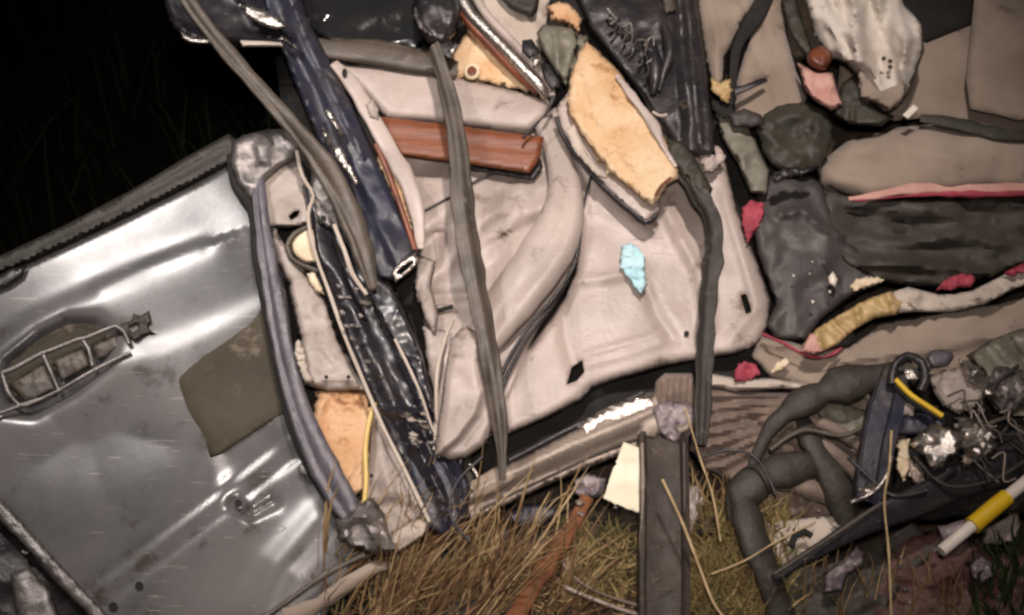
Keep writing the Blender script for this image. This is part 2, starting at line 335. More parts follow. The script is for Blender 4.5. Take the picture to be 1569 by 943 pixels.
# ------------------------------------------------------------------ grey outer door on the left
dr = thing('car_door', 'large dented silver grey car door with a pull recess, lying at the left', 'car door', (240, 600))
skin = sheet('door_skin', [(-160, 480), (0, 418), (100, 372), (200, 325), (300, 275), (362, 240), (400, 262), (425, 330), (440, 450), (452, 560), (480, 660), (525, 760), (560, 840), (520, 910), (470, 1000), (180, 1010), (100, 890), (0, 778), (-160, 640)],
    'silver', dr, 0.0, 7, edge=(12, 0.012), noise=(300, 0.003), octv=1, seed=4, creases=[
    ('s', [(-40, 540), (60, 480), (150, 440), (230, 405), (310, 376)], 17, 0.0045, 60),
    ('r', [(150, 442), (230, 407), (305, 378)], 8, 0.0015),
    ('p', [(2, 600), (12, 555), (60, 515), (105, 492), (148, 492), (175, 515), (160, 560), (110, 600), (50, 632), (10, 628)], 9, -0.030),
    ('s', [(190, 545), (260, 525), (340, 490), (410, 455)], 14, 0.002, 50),
    ('r', [(130, 905), (230, 828), (330, 752), (445, 660)], 8, -0.0022), ('r', [(142, 915), (240, 840), (340, 762), (450, 678)], 8, 0.0008),
    ('r', [(155, 928), (250, 856), (350, 778), (455, 697)], 8, -0.0022), ('s', [(200, 940), (320, 850), (400, 780), (470, 720)], 16, -0.003, 60),
    ('p', [(330, 690), (400, 650), (460, 700), (420, 770), (360, 780)], 18, -0.010), ('r', [(360, 772), (385, 790), (420, 770)], 8, -0.010),
    ('p', [(80, 640), (200, 600), (250, 680), (150, 730), (60, 710)], 55, -0.010), ('r', [(490, 800), (430, 870), (400, 940)], 30, 0.012)],
    thick=0.004)
sheet('window_rail', [(-160, 455), (0, 392), (100, 345), (200, 292), (290, 238), (350, 205), (368, 218), (362, 246), (300, 279), (200, 329), (100, 376), (0, 421), (-160, 486)], 'hose', dr, 0.018, 6,
      edge=(8, 0.016), crump=(90, 0.004), creases=[('r', [(0, 405), (180, 318), (345, 228)], 5, -0.008)], thick=0.004, seed=2)
plate('window_slot_trim', [(-10, 428), (14, 412), (40, 408), (34, 422), (14, 436), (-10, 446)], 'blackpl', dr, 0.012, res=5, edge=(4, 0.004))
hr = sheet('pull_recess_cup', [(8, 590), (20, 552), (62, 520), (106, 498), (145, 500), (160, 518), (120, 548), (60, 580), (16, 612)], 'darkfilm', dr, -0.020, 5, edge=(8, -0.004), thick=0.002, round_=True)
fr = bar('pull_recess_frame', tubpts([(4, 572), (20, 566), (62, 543), (76, 538), (118, 521), (132, 518), (178, 500), (190, 508), (198, 528)], 3.4, 0.008), 'greymet', dr, seed=3, wob=.08)
for pth in ([(4, 572), (12, 600), (30, 622), (40, 622)], [(40, 622), (88, 600), (140, 570), (200, 540)], [(66, 543), (78, 570), (90, 598)], [(126, 520), (136, 535), (142, 562)], [(-60, 660), (0, 634), (60, 612)]):
    bar('frame_rod', tubpts(pth, 3.0, 0.006), 'greymet', fr, seed=int(pth[0][0]) + 90, wob=.08)
for k, q in enumerate([[(14, 588), (66, 556), (86, 594), (40, 618)], [(82, 552), (126, 532), (138, 560), (94, 586)], [(140, 530), (176, 512), (188, 530), (150, 552)]]):
    sheet('recess_pocket', q, 'seal', dr, -0.006, 4, edge=(6, 0.004), crump=(22, 0.008), seed=20 + k, thick=0.002)
sheet('torn_metal_rim', [(178, 512), (186, 496), (200, 492), (204, 480), (216, 484), (228, 476), (232, 492), (226, 502), (238, 512), (220, 514), (206, 524), (196, 516)], 'hose', dr, 0.006, 3, edge=(3, 0.004), crump=(12, 0.010), jag=.3, seed=9,
      holes=[[(196, 500), (208, 492), (212, 504), (202, 511)]])
sheet('dark_reflection_patch', [(266, 592), (278, 562), (320, 532), (375, 494), (415, 455), (436, 520), (452, 590), (452, 622), (400, 655), (330, 699), (318, 690), (290, 640)], 'darkfilm', dr, 0.0045, 5, edge=(22, 0.006), noise=(34, 0.0018), thick=0.001, round_=True, seed=6)  # painted reflection: dark sheet where the door mirrors its unlit surroundings
sheet('bottom_flange', [(-30, 735), (0, 762), (60, 828), (120, 893), (170, 945), (150, 960), (100, 908), (40, 842), (-30, 770)], 'greymet', dr, 0.012, 5, edge=(6, 0.014), crump=(16, 0.005), seed=12)
for (x, y, r) in ((213, 898, 6.5), (173, 930, 7), (365, 772, 6)): disc('bolt_hole', x, y, r, 0.007, 'void', dr, dome=-.2)
disc('round_plug', 467, 719, 10, 0.014, 'greymet', dr, h=0.010)
sheet('underdoor_dark_sheet', [(-60, 735), (0, 775), (55, 838), (115, 900), (175, 965), (150, 1010), (-60, 1010)], 'blackpl', dr, -0.055, 9, edge=(8, 0.02), noise=(60, 0.012), seed=13, thick=0.01)  # black sheet added to keep the space below the door dark
disc('clip_stud', 38, 845, 6, -0.03, 'chrome', dr, h=0.006)
sheet('grey_flap', [(15, 880), (45, 868), (75, 905), (95, 960), (30, 975)], 'greymet', dr, -0.035, 6, crump=(30, 0.008), seed=14)

# ------------------------------------------------------------------ wrecked body: black backing sheet, pillars, sill
car = thing('wrecked_car', 'crushed dark blue car body with bare pillars in the middle of the wreckage', 'car', (640, 500))
sheet('gap_shade_sheet', [(420, 85), (560, 40), (900, -70), (1200, -60), (1190, 250), (1330, 560), (1050, 640), (900, 690), (720, 790), (600, 830), (520, 800), (420, 560), (385, 300), (440, 220)], 'void', car, -0.060, 14, noise=(70, 0.03), thick=0.01, seed=3)  # black sheet added so the gaps between wreck pieces look dark
# blue pillar, upper
PILP = [(-1, -.25), (-.97, .04), (-.88, .14), (-.52, .22), (-.44, .20), (-.38, .12), (-.05, .12), (.02, .20), (.10, .25), (.62, .27), (.86, .20), (.95, .08), (1, -.08), (.9, -.25)]
sheet('pillar_outer', [(392, -40), (414, 40), (440, 100), (462, 160), (488, 220), (512, 285), (540, 350), (578, 428), (600, 432), (642, 388), (632, 362), (606, 305), (574, 235), (542, 165), (508, 95), (474, 30), (452, -40)], 'navysoft', car, .080, 4.5, edge=(9, .020), noise=(60, .010), seed=2, thick=.006, creases=[
    ('s', [(420, -40), (450, 60), (495, 150), (530, 235), (560, 310), (600, 400)], 7, -.010, 26), ('r', [(440, -20), (470, 60), (520, 160), (556, 240)], 5, .008), ('r', [(402, 0), (450, 110), (500, 230), (545, 340)], 6, .008), ('r', [(545, 300), (575, 330), (610, 350)], 14, -.010)])
sheet('pillar_inner', [(462, 285), (470, 330), (480, 385), (505, 450), (528, 515), (555, 580), (585, 650), (620, 720), (658, 806), (694, 832), (722, 790), (704, 735), (672, 668), (666, 620), (648, 560), (632, 500), (612, 450), (590, 420), (560, 360), (520, 300), (490, 270)], 'navy', car, .056, 4.5, edge=(9, .022), noise=(54, .012), crump=(90, .006), seed=5, thick=.006, creases=[
    ('s', [(480, 290), (510, 390), (560, 500), (610, 610), (660, 720), (700, 800)], 6, .008, 24), ('r', [(520, 320), (560, 420), (600, 510), (640, 600), (672, 700)], 6, .010), ('r', [(500, 420), (550, 540), (600, 650), (660, 780)], 9, -.008), ('r', [(588, 628), (620, 636), (652, 630)], 5, .012), ('r', [(628, 640), (650, 700), (690, 780)], 9, .014)])
sheet('pillar_fold', [(508, 340), (530, 372), (560, 410), (600, 440), (622, 480), (646, 540), (662, 600), (668, 650), (650, 620), (625, 560), (600, 520), (560, 450), (530, 410), (510, 372)], 'navy', car, .082, 4, edge=(6, .014), crump=(50, .012), seed=8)
bar('welt_strip', tubpts([(455, 232), (463, 270), (480, 300), (472, 330), (482, 385), (505, 450), (528, 515), (555, 580), (585, 650), (620, 720), (658, 800)], 3.0, .074), 'clothlt', car, wob=.12, seed=4)
bar('welt_strip', tubpts([(512, 345), (528, 385), (540, 420), (562, 452)], 3.2, .104), 'clothlt', car, wob=.1, seed=5)
bar('welt_strip', tubpts([(605, 520), (625, 560), (645, 605), (660, 650), (668, 668)], 2.4, .102), 'clothlt', car, wob=.1, seed=6)
for (x1, y1, x2, y2, wd) in ((500, 168, 522, 205, 4), (515, 225, 530, 258, 7), (532, 252, 546, 282, 4.5), (494, 196, 506, 222, 2.4), (540, 305, 552, 325, 4), (430, 58, 455, 75, 3)):
    sheet('painted_glint', [(x1 - wd, y1), (x1 + wd, y1 - 2), (x2 + wd, y2 - 3), (x2, y2 + 5), ((x1 + x2) / 2 - wd * 1.4, (y1 + y2) / 2)], 'chrome', car, .108 if y1 < 290 else .1, 3, edge=(3, .005), crump=(8, .006), jag=.8, seed=int(x1))  # bright pieces painting the white glints on the pillar
for k in range(22):
    t = RNG.rand(); x = 520 + t * 130 + RNG.normal() * 14; y = 440 + t * 250 + RNG.normal() * 12; q = 4 + RNG.rand() * 8; a = 2 + RNG.rand() * 2.5
    sheet('scuff_flake', [(x - q, y - a), (x, y - a * 1.2), (x + q, y), (x + q * .3, y + a), (x - q * .6, y + a * .8)], ('greymet', 'seal', 'beigedk')[k % 3], car, .098, 3, edge=(2, .003), crump=(6, .004), thick=.002, seed=k + 40)
sheet('torn_bracket', [(598, 418), (612, 402), (634, 388), (644, 398), (628, 416), (606, 434)], 'chrome', car, .105, 3, edge=(3, .006), seed=7, holes=[[(606, 418), (618, 406), (632, 398), (634, 402), (616, 420)]], thick=.006)
sheet('crushed_lower_post', [(668, 640), (700, 700), (722, 745), (716, 790), (690, 830), (655, 812), (630, 745), (618, 690), (640, 680)], 'navysoft', car, .058, 5, edge=(8, .02), crump=(90, .016), seed=15, creases=[('r', [(645, 690), (670, 750), (690, 820)], 5, .014), ('r', [(680, 690), (700, 740), (712, 790)], 5, -.014)])
# roof end at top left
sheet('roof_corner_panel', [(240, -30), (255, 20), (268, 48), (285, 66), (335, 72), (430, 74), (455, 60), (440, 20), (420, -30)], 'navy', car, .06, 5, edge=(9, .022), creases=[('r', [(270, 40), (300, 55), (430, 58)], 6, .012), ('r', [(360, -20), (400, 30), (450, 60)], 9, .02)], noise=(60, .012), thick=.006, seed=3)
sheet('lit_roof_edge', [(276, 47), (290, 55), (335, 58), (340, 70), (292, 67), (279, 60)], 'chrome', car, .078, 3, edge=(4, .006), crump=(14, .005), seed=4)  # pale strips paint the lit lower edge of the roof panel
sheet('lit_roof_edge', [(368, 62), (430, 64), (438, 72), (372, 72)], 'clothlt', car, .078, 4, edge=(4, .005), seed=5)
sheet('roof_highlight', [(362, 8), (380, 6), (405, 15), (430, 28), (443, 42), (424, 46), (398, 38), (372, 22), (374, 14)], 'chrome', car, .122, 3, edge=(5, .010), crump=(20, .004), thick=.003, seed=6)  # pale piece painting the blue-white highlight on the roof corner
# window rail over the trim
bar('window_rail', [(440, 60, 14, .06), (500, 76, 16, .055), (570, 84, 18, .05), (640, 96, 18, .05), (700, 108, 15, .04)], 'seal', car, FLAT, 8, seed=4)
sheet('upper_rail_flap', [(505, 58), (580, 60), (660, 78), (664, 105), (600, 98), (512, 88)], 'seal', car, .050, 6, edge=(6, .01), creases=[('r', [(510, 80), (660, 98)], 5, .008)], seed=9)
# sill beam lower middle
sb = sheet('sill_beam', [(684, 768), (780, 712), (880, 660), (990, 606), (1030, 596), (1050, 664), (1010, 684), (930, 706), (830, 748), (740, 792), (700, 806)], 'sill', car, .022, 6, edge=(5, .010), noise=(70, .005), seed=8, creases=[
    ('s', [(700, 780), (860, 705), (1020, 640)], 6, -.010, 50), ('r', [(740, 745), (880, 680), (1000, 630)], 5, .006), ('r', [(720, 775), (870, 715), (1010, 668)], 4, -.006)])
sheet('sill_tread', [(880, 650), (950, 615), (1000, 600), (1012, 640), (960, 650), (900, 675)], 'chrome', car, .030, 7, edge=(6, .008), crump=(28, .008), seed=12, angle=16)
bar('sill_lip', [(780, 706, 4, .02), (860, 664, 4, .02), (920, 634, 4, .02), (985, 602, 4, .02)], 'blackpl', car, seed=8)
bar('sill_seam', [(735, 782, 2.5, .034), (830, 736, 2.5, .034), (930, 690, 2.5, .034), (1010, 662, 2.5, .034)], 'channel', car, HALF, 6, wob=.2, seed=3)
plate('masking_pad', [(985, 640), (1018, 628), (1030, 655), (1000, 672), (975, 668)], 'sill', car, .042, res=5)
sheet('sill_end_scrap', [(720, 740), (760, 715), (800, 725), (770, 750), (725, 765)], 'cloth', car, .035, 5, crump=(20, .01), seed=18)

# ------------------------------------------------------------------ crumpled hinge post: grey bracket and torn liner between door and pillar
hp = thing('hinge_post', 'crumpled grey metal hinge post with a holed bracket beside the silver door', 'car part', (440, 420))
sheet('bracket_head', [(355, 218), (372, 208), (410, 198), (440, 198), (462, 222), (455, 245), (425, 262), (405, 280), (398, 320), (380, 305), (362, 280), (352, 250)], 'greymet', hp, .050, 5, edge=(9, .022), crump=(34, .016), seed=6, creases=[('p', [(392, 222), (414, 220), (412, 250), (396, 252)], 4, .012)])
sheet('bracket_plate', [(398, 268), (430, 250), (458, 240), (470, 268), (480, 300), (478, 345), (440, 350), (405, 345), (400, 305)], 'beigedk', hp, .034, 5, edge=(7, .012), noise=(30, .01), seed=7, holes=[[(442, 332), (450, 324), (460, 322), (456, 332), (446, 338)]])
sheet('upper_clip_plate', [(446, 190), (470, 195), (486, 225), (500, 268), (482, 276), (470, 240), (455, 220)], 'pebble', hp, .066, 4, edge=(5, .01), crump=(22, .012), seed=8)
sheet('stub_plate', [(478, 262), (500, 275), (520, 330), (524, 352), (500, 350), (482, 330), (474, 300)], 'greymet', hp, .060, 4, edge=(5, .01), crump=(22, .01), seed=18, holes=[[(490, 332), (498, 331), (499, 339), (491, 341)]])
disc('screw_hole', 493, 336, 7, .062, 'void', hp, dome=-.3)
plate('cream_foam_block', [(446, 372), (462, 352), (476, 344), (486, 362), (492, 398), (470, 404), (452, 392)], 'cream', hp, .052, res=4, edge=(7, .012), round_=True, seed=3)
bar('wire_loop', tubpts([(478, 346), (452, 358), (440, 378), (446, 396), (466, 408), (488, 416)], 4, .052), 'seal', hp)
plate('cream_foam_block', [(470, 420), (482, 416), (490, 432), (498, 452), (484, 448), (474, 434)], 'cream', hp, .060, res=3, edge=(5, .01), seed=5)
sheet('torn_liner', [(420, 350), (445, 385), (470, 420), (500, 460), (520, 520), (548, 575), (566, 600), (500, 600), (470, 592), (455, 560), (460, 520), (448, 470), (440, 430), (425, 405), (412, 370)], 'beigedk', hp, .040, 5, edge=(9, .025), crump=(42, .020), seed=14, jag=.8, creases=[('r', [(470, 585), (550, 582)], 4, .008)])
sheet('torn_liner_edge', [(455, 520), (468, 535), (470, 560), (482, 585), (468, 590), (458, 568), (450, 542)], 'clothlt', hp, .062, 3, edge=(4, .01), crump=(10, .012), jag=1, seed=15)
for x, y in ((500, 578), (534, 578)): disc('rivet_hole', x, y, 3.2, .064, 'void', hp)
plate('orange_foam_core', [(484, 600), (510, 594), (562, 600), (570, 640), (566, 700), (560, 752), (540, 760), (515, 730), (492, 690), (476, 650)], 'foamor', hp, .022, res=5, thick=.03, edge=(8, .014), crump=(26, .012), jag=1.4, seed=5, creases=[('r', [(510, 610), (495, 640), (500, 665)], 5, -.012)])
bar('yellow_cable', tubpts([(574, 618), (565, 650), (560, 690), (561, 740), (556, 785), (548, 800)], 4.2, .058), 'wire', hp)
sheet('lower_cover', [(572, 612), (590, 650), (612, 700), (640, 760), (662, 800), (640, 826), (610, 840), (570, 835), (552, 790), (562, 740), (566, 680)], 'beigedk', hp, .034, 5, edge=(8, .016), noise=(40, .014), seed=17, creases=[('r', [(580, 640), (585, 700), (600, 760)], 10, .012), ('r', [(572, 780), (600, 770), (625, 780)], 8, -.008)])
sheet('crumpled_foot', [(512, 800), (535, 790), (548, 768), (572, 764), (590, 790), (598, 820), (622, 838), (600, 852), (570, 850), (540, 842), (518, 824)], 'greymet', hp, .070, 7, edge=(6, .02), crump=(34, .030), jag=1, seed=23, creases=[('r', [(530, 800), (560, 790), (580, 840)], 5, .012)], angle=25)
sheet('foot_plate', [(600, 815), (640, 790), (660, 800), (652, 822), (612, 848), (590, 852)], 'sill', hp, .064, 4, edge=(5, .01), seed=24)
disc('screw_hole', 569, 729, 3, .058, 'void', hp)

# ------------------------------------------------------------------ upright inner door trim in the middle
tr = thing('door_trim', 'pale grey inner door trim with a red-brown wood strip, in the middle', 'door trim', (740, 400))
sheet('trim_panel', [(600, 200), (700, 225), (835, 195), (862, 250), (884, 300), (890, 370), (872, 430), (830, 500), (800, 560), (800, 650), (762, 660), (730, 690), (680, 700), (664, 690), (668, 600), (650, 500), (640, 380), (620, 280)], 'beige', tr, .0, 6, edge=(10, .012), noise=(110, .022), crump=(120, .016), folds=(-55, 60, 200, .022), seed=21, creases=[
    ('r', [(650, 322), (735, 270), (770, 262)], 3, -.006), ('s', [(690, 350), (780, 330), (850, 330)], 10, -.006, 50), ('r', [(650, 455), (740, 450)], 6, -.008),
    ('r', [(660, 430), (750, 330), (800, 290)], 12, .012), ('r', [(640, 390), (700, 330)], 14, -.014), ('s', [(852, 230), (848, 320), (790, 350)], 8, .008, 40),
    ('r', [(700, 560), (760, 470), (830, 400)], 26, .018)])
plate('upper_pad', [(508, 93), (590, 100), (665, 110), (740, 128), (845, 152), (842, 180), (812, 205), (770, 202), (690, 192), (592, 184), (560, 150), (525, 115)], 'beige', tr, .036, res=6, thick=.03, edge=(14, .018), noise=(90, .006), bow=.010, seed=4)
ws = plate('wood_strip', [(578, 178), (680, 190), (833, 210), (828, 240), (812, 266), (720, 252), (610, 238), (590, 205)], 'wood', tr, .052, res=6, thick=.02, edge=(5, .006), seed=4, creases=[('r', [(580, 205), (830, 232)], 4, -.002)])
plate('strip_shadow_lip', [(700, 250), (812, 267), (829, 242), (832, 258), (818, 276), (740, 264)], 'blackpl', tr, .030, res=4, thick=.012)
bar('side_moulding', [(512, 98, 7, .075), (540, 130, 12, .078), (572, 185, 13, .08), (600, 235, 13, .082), (625, 280, 13, .085), (640, 330, 11, .08), (644, 382, 6, .07)], 'beige', tr, FLAT, 7, wob=.06, seed=12)
disc('screw_hole', 528, 112, 4, .088, 'void', tr, ry=7)
plate('torn_tab', [(560, 160), (572, 152), (580, 168), (580, 184), (566, 180)], 'beigedk', tr, .092, res=3, thick=.004, crump=(10, .008), seed=5)
plate('side_foam', [(578, 225), (600, 250), (618, 290), (632, 350), (622, 345), (600, 295), (580, 250)], 'foam', tr, .072, res=4, thick=.02, edge=(6, .008), crump=(12, .010), seed=7, jag=1)
bar('foam_hem', tubpts([(576, 222), (590, 252), (608, 300), (628, 358), (636, 384)], 4.5, .080), 'redbrown', tr)
bar('armrest_bolster', [(832, 186, 16, .024), (852, 230, 19, .030), (866, 290, 26, .036), (856, 350, 36, .042), (828, 402, 42, .044), (790, 452, 42, .044), (756, 498, 34, .040), (732, 532, 28, .034), (718, 570, 22, .03)], 'beige', tr, [(-1, -.1), (-.92, .22), (-.66, .40), (-.36, .44), (-.28, .38), (.1, .42), (.5, .46), (.72, .34), (.92, .12), (1, -.1), (.9, -.3), (-.9, -.3)], 8, wob=.03, twist=.08, angle=70, seed=13)
bar('bolster_piping', tubpts([(884, 300), (889, 350), (880, 405), (850, 455), (815, 495), (785, 540), (768, 575)], 3, .038), 'blackpl', tr)
bar('bolster_piping', tubpts([(870, 430), (840, 475), (810, 515), (785, 560), (768, 598)], 3, .028), 'blackpl', tr)
sheet('pull_pocket', [(652, 478), (660, 468), (694, 466), (700, 478), (692, 500), (668, 508), (654, 498)], 'beigedk', tr, .016, 4, edge=(5, .006), seed=7, creases=[('p', [(658, 478), (692, 471), (692, 480), (660, 488)], 3, -.014)])
bar('pocket_slot', tubpts([(654, 484), (672, 476), (694, 470)], 3.5, .022), 'void', tr)
plate('lower_nose', [(690, 520), (712, 498), (736, 512), (748, 560), (756, 610), (758, 650), (742, 684), (715, 702), (690, 706), (666, 700), (668, 670), (676, 620), (682, 570)], 'beige', tr, .088, res=4, thick=.03, edge=(14, .022), noise=(60, .008), seed=9, creases=[('s', [(672, 694), (700, 672), (726, 636), (738, 600), (734, 540)], 7, -.012, 30), ('r', [(672, 694), (700, 672), (728, 634), (738, 600)], 6, .010)])
bar('nose_seam', tubpts([(694, 490), (682, 520), (670, 570), (668, 640), (666, 690)], 3.2, .066), 'clothlt', tr)
sheet('inner_fold', [(640, 390), (668, 400), (660, 440), (672, 480), (668, 520), (650, 490), (634, 440)], 'beigedk', tr, .045, 4, edge=(6, .016), crump=(26, .012), seed=11)
sheet('inner_fold', [(648, 500), (690, 508), (680, 560), (668, 620), (655, 570)], 'beigedk', tr, .030, 4, edge=(6, .012), crump=(26, .010), seed=16)
bar('crack_line', tubpts([(645, 326), (690, 302), (740, 272), (775, 262)], 1.8, .0165), 'blackpl', tr)
for x, y in ((744, 600), (657, 498)): disc('screw_hole', x, y, 4, .070 if x > 700 else .03, 'void', tr)
for pth in ([(720, 712), (735, 735), (742, 752), (730, 756), (716, 738)], [(700, 712), (704, 760)], [(706, 700), (700, 740)]):
    bar('metal_prong', tubpts(pth, 3.2, .03), 'chrome', tr, step=5)
plate('rubber_stopper', [(708, 702), (722, 700), (730, 720), (728, 750), (716, 760), (706, 740)], 'olive', tr, .02, res=4, thick=.02, edge=(5, .01))

# ------------------------------------------------------------------ large pale tailgate trim on the right
tg = thing('rear_trim_panel', 'large smooth pale grey plastic panel with a rounded corner and small dark slot', 'trim panel', (1000, 450))
sheet('panel_face', [(838, 168), (900, 150), (1000, 160), (1095, 222), (1108, 232), (1130, 320), (1160, 400), (1182, 462), (1178, 500), (1160, 528), (1128, 542), (1020, 562), (940, 584), (908, 596), (894, 612), (840, 640), (776, 668), (766, 620), (790, 560), (850, 480), (880, 420), (888, 340), (862, 240)], 'beige', tg, .014, 6.5, edge=(13, .020), noise=(150, .012), crump=(190, .008), seed=31, thick=.004, holes=[[(1134, 452), (1143, 450), (1152, 478), (1143, 482)], [(868, 590), (876, 562), (892, 552), (896, 570), (884, 584)]], creases=[
    ('r', [(878, 432), (920, 428), (952, 420)], 5, .005), ('s', [(870, 440), (952, 432)], 6, -.003, 30), ('r', [(886, 548), (950, 530), (1012, 512)], 4, .006), ('r', [(890, 562), (955, 545), (1016, 524)], 4, .006),
    ('r', [(862, 440), (868, 520), (878, 552)], 12, -.010), ('r', [(1020, 320), (1045, 370), (1072, 420), (1085, 500)], 9, .014), ('r', [(990, 440), (1005, 480), (1030, 520)], 10, -.008),
    ('r', [(1110, 300), (1140, 400), (1160, 470), (1120, 520)], 8, .006), ('r', [(900, 250), (930, 320), (990, 350)], 14, .008), ('r', [(925, 220), (900, 310), (875, 380)], 6, .006), ('r', [(900, 600), (1100, 550)], 10, -.006)])
disc('screw_hole', 1052, 511, 4, .021, 'void', tg)
bar('panel_cut_line', tubpts([(908, 262), (895, 310), (888, 345)], 2, .026), 'blackpl', tg)
plate('torn_corner_tab', [(1068, 232), (1100, 222), (1112, 240), (1096, 262), (1078, 262)], 'beige', tg, .050, res=3, thick=.003, jag=1.2, crump=(12, .010), seed=5)

# ------------------------------------------------------------------ foam headrest pad torn open
fp = thing('torn_foam_pad', 'torn seat pad showing bright peach foam, slanting across the top middle', 'seat pad', (950, 220))
plate('pad_cover', [(852, 165), (872, 140), (905, 140), (960, 210), (1010, 300), (1012, 322), (990, 343), (960, 320), (915, 278), (878, 232), (858, 196)], 'beige', fp, .075, res=5, thick=.02, edge=(7, .012), seed=6)
bar('pad_shadow_line', tubpts([(852, 180), (866, 214), (895, 254), (935, 296), (968, 324), (990, 341), (1006, 328)], 3.2, .070), 'blackpl', fp)  # black bar painting the shadow line along the pad's lower left
plate('foam_block', [(884, 84), (900, 64), (920, 82), (950, 112), (972, 142), (990, 170), (1014, 202), (1030, 232), (1042, 262), (1040, 274), (1024, 284), (1018, 294), (1002, 314), (990, 310), (966, 290), (932, 262), (896, 216), (872, 178), (868, 150), (874, 116)], 'foam', fp, .108, res=5, thick=.035, edge=(9, .016), crump=(40, .008), noise=(26, .007), jag=.8, seed=8, creases=[('r', [(885, 110), (905, 190), (960, 265), (1000, 295)], 8, -.008)])
bar('torn_vinyl_edge', [(945, 116, 4, .115), (972, 152, 5, .118), (1000, 190, 7, .118), (1015, 222, 5, .116), (1036, 256, 3, .112)], 'beige', fp, FLAT, 6, wob=.2, seed=5)
bar('torn_thread', tubpts([(1004, 300), (1012, 286), (1028, 272)], 2, .118), 'redbrown', fp, step=5)
plate('foam_edge_strip', [(866, 200), (880, 190), (900, 236), (930, 272), (915, 270), (880, 232)], 'clothlt', fp, .100, res=4, thick=.006)  # thin pale strip along the foam's lower-left side

# ------------------------------------------------------------------ upper middle: foam lined flap with bright rod
fl = thing('foam_lined_flap', 'peach foam door liner with a round screw hole under a bright bent rod', 'door liner', (770, 110))
plate('foam_layer', [(692, 78), (706, 62), (720, 50), (704, 20), (715, 8), (760, 60), (830, 135), (836, 146), (790, 136), (735, 124), (700, 118)], 'foam', fl, .030, res=5, thick=.03, edge=(6, .010), crump=(13, .009), seed=3, jag=1.6, creases=[('p', [(716, 104), (723, 100), (730, 104), (731, 112), (724, 118), (716, 114)], 3, -.014)])
plate('foam_patch', [(706, 30), (716, 24), (770, 80), (780, 100), (755, 85), (720, 56)], 'foamor', fl, .040, res=4, thick=.01, edge=(5, .008), crump=(14, .010), jag=1.2, seed=13)
bar('washer', [(723 + 10 * math.cos(a), 110 + 10 * math.sin(a), 3, .036) for a in np.linspace(0, 6.28, 14)], 'cream', fl, step=3)
disc('screw_head', 723, 110, 7, .034, 'redbrown', fl)
bar('bent_rod', [(700, -20, 8, .075), (720, 20, 9, .07), (760, 62, 9, .07), (800, 104, 9, .07), (828, 134, 8, .065), (836, 150, 5, .05)], 'chrome', fl, CIRC, 8, seed=3)
bar('rod_sleeve', [(690, -30, 7, .06), (712, 24, 7, .058), (748, 66, 7, .058), (790, 110, 7, .055), (822, 140, 6, .05)], 'redbrown', fl, CIRC, 8, seed=3)
bar('outer_lip', [(720, -20, 6, .055), (745, 22, 7, .055), (790, 70, 7, .055), (838, 122, 7, .05), (846, 148, 5, .045)], 'beige', fl, CIRC, 8, seed=3)
bar('dangling_wire', tubpts([(848, 150), (838, 172), (822, 190), (806, 206), (802, 212)], 2.6, .080), 'blackpl', fl, step=4, wob=.3, seed=3)
cl = sheet('crumpled_airbag', folds=(65, 22, 90, .035), pts=[(726, -25), (770, -25), (850, -25), (840, 20), (832, 80), (815, 92), (800, 84), (770, 60), (745, 25)], material='clothlt', parent=None, off=.035, res=6, edge=(9, .015), crump=(60, .028), seed=9)
tag(cl, 'crumpled pale cloth bunched behind the bright bent rod', 'cloth')
sh = sheet('dark_trim_scrap', [(748, -25), (830, -25), (824, 15), (815, 28), (780, 12)], 'hose', None, .075, 5, edge=(6, .012), crump=(30, .014), seed=10)
tag(sh, 'dark grey plastic scrap at the top edge over the pale cloth', 'plastic scrap')
bc = thing('broken_clip', 'grey-green broken plastic clip with orange foam on top, above the torn foam pad', 'clip', (860, 60))
sheet('clip_body', [(822, 50), (832, 38), (880, 40), (886, 62), (880, 90), (868, 128), (852, 112), (836, 86), (826, 66)], 'pebble', bc, .090, 4, edge=(6, .014), noise=(24, .010), seed=4, thick=.012, creases=[('r', [(850, 50), (856, 110)], 5, .008)])
plate('foam_top', [(838, 10), (856, 2), (876, 8), (892, 30), (886, 46), (868, 36), (848, 30)], 'foamor', bc, .100, res=4, thick=.02, edge=(5, .01), crump=(10, .012), jag=1.2, seed=5)
sheet('clip_fringe', [(882, 52), (900, 56), (906, 84), (890, 108), (874, 120), (868, 104), (884, 84)], 'pebble', bc, .085, 3, edge=(4, .01), crump=(12, .020), jag=1.4, seed=6, thick=.005)
plate('dark_catch', [(828, 100), (842, 96), (860, 116), (858, 134), (844, 138), (834, 122)], 'blackpl', bc, .070, res=4, thick=.014)
plate('dark_catch', [(800, 62), (815, 60), (828, 80), (812, 90), (800, 80)], 'blackpl', bc, .080, res=4, thick=.012)
plate('bright_latch', [(812, 88), (828, 82), (832, 96), (818, 104)], 'chrome', bc, .092, res=3, thick=.008, crump=(8, .006))

# ------------------------------------------------------------------ black plastic housing at the top
bh = thing('black_housing', 'long black plastic housing with scraped glossy ribs and faint moulded letters', 'plastic housing', (1000, 110))
sheet('housing_shell', [(870, -25), (1066, -25), (1074, 40), (1084, 110), (1094, 190), (1096, 236), (1070, 240), (1040, 232), (1012, 195), (985, 150), (945, 100), (905, 48)], 'blackpl', bh, .078, 5, edge=(9, .022), noise=(50, .012), seed=8, thick=.006, creases=[
    ('r', [(1050, -20), (1060, 100), (1072, 220)], 7, .012), ('s', [(1034, -20), (1040, 100), (1052, 220)], 5, .010, 30), ('p', [(1030, 105), (1052, 100), (1058, 200), (1040, 205)], 4, .006), ('p', [(960, 10), (1015, 0), (1020, 60), (985, 80)], 8, .014)])
bar('glossy_rib', [(992, 60, 9, .095), (1002, 95, 12, .10), (1004, 125, 9, .10), (1000, 145, 4, .09)], 'navy', bh, HALF, 5)
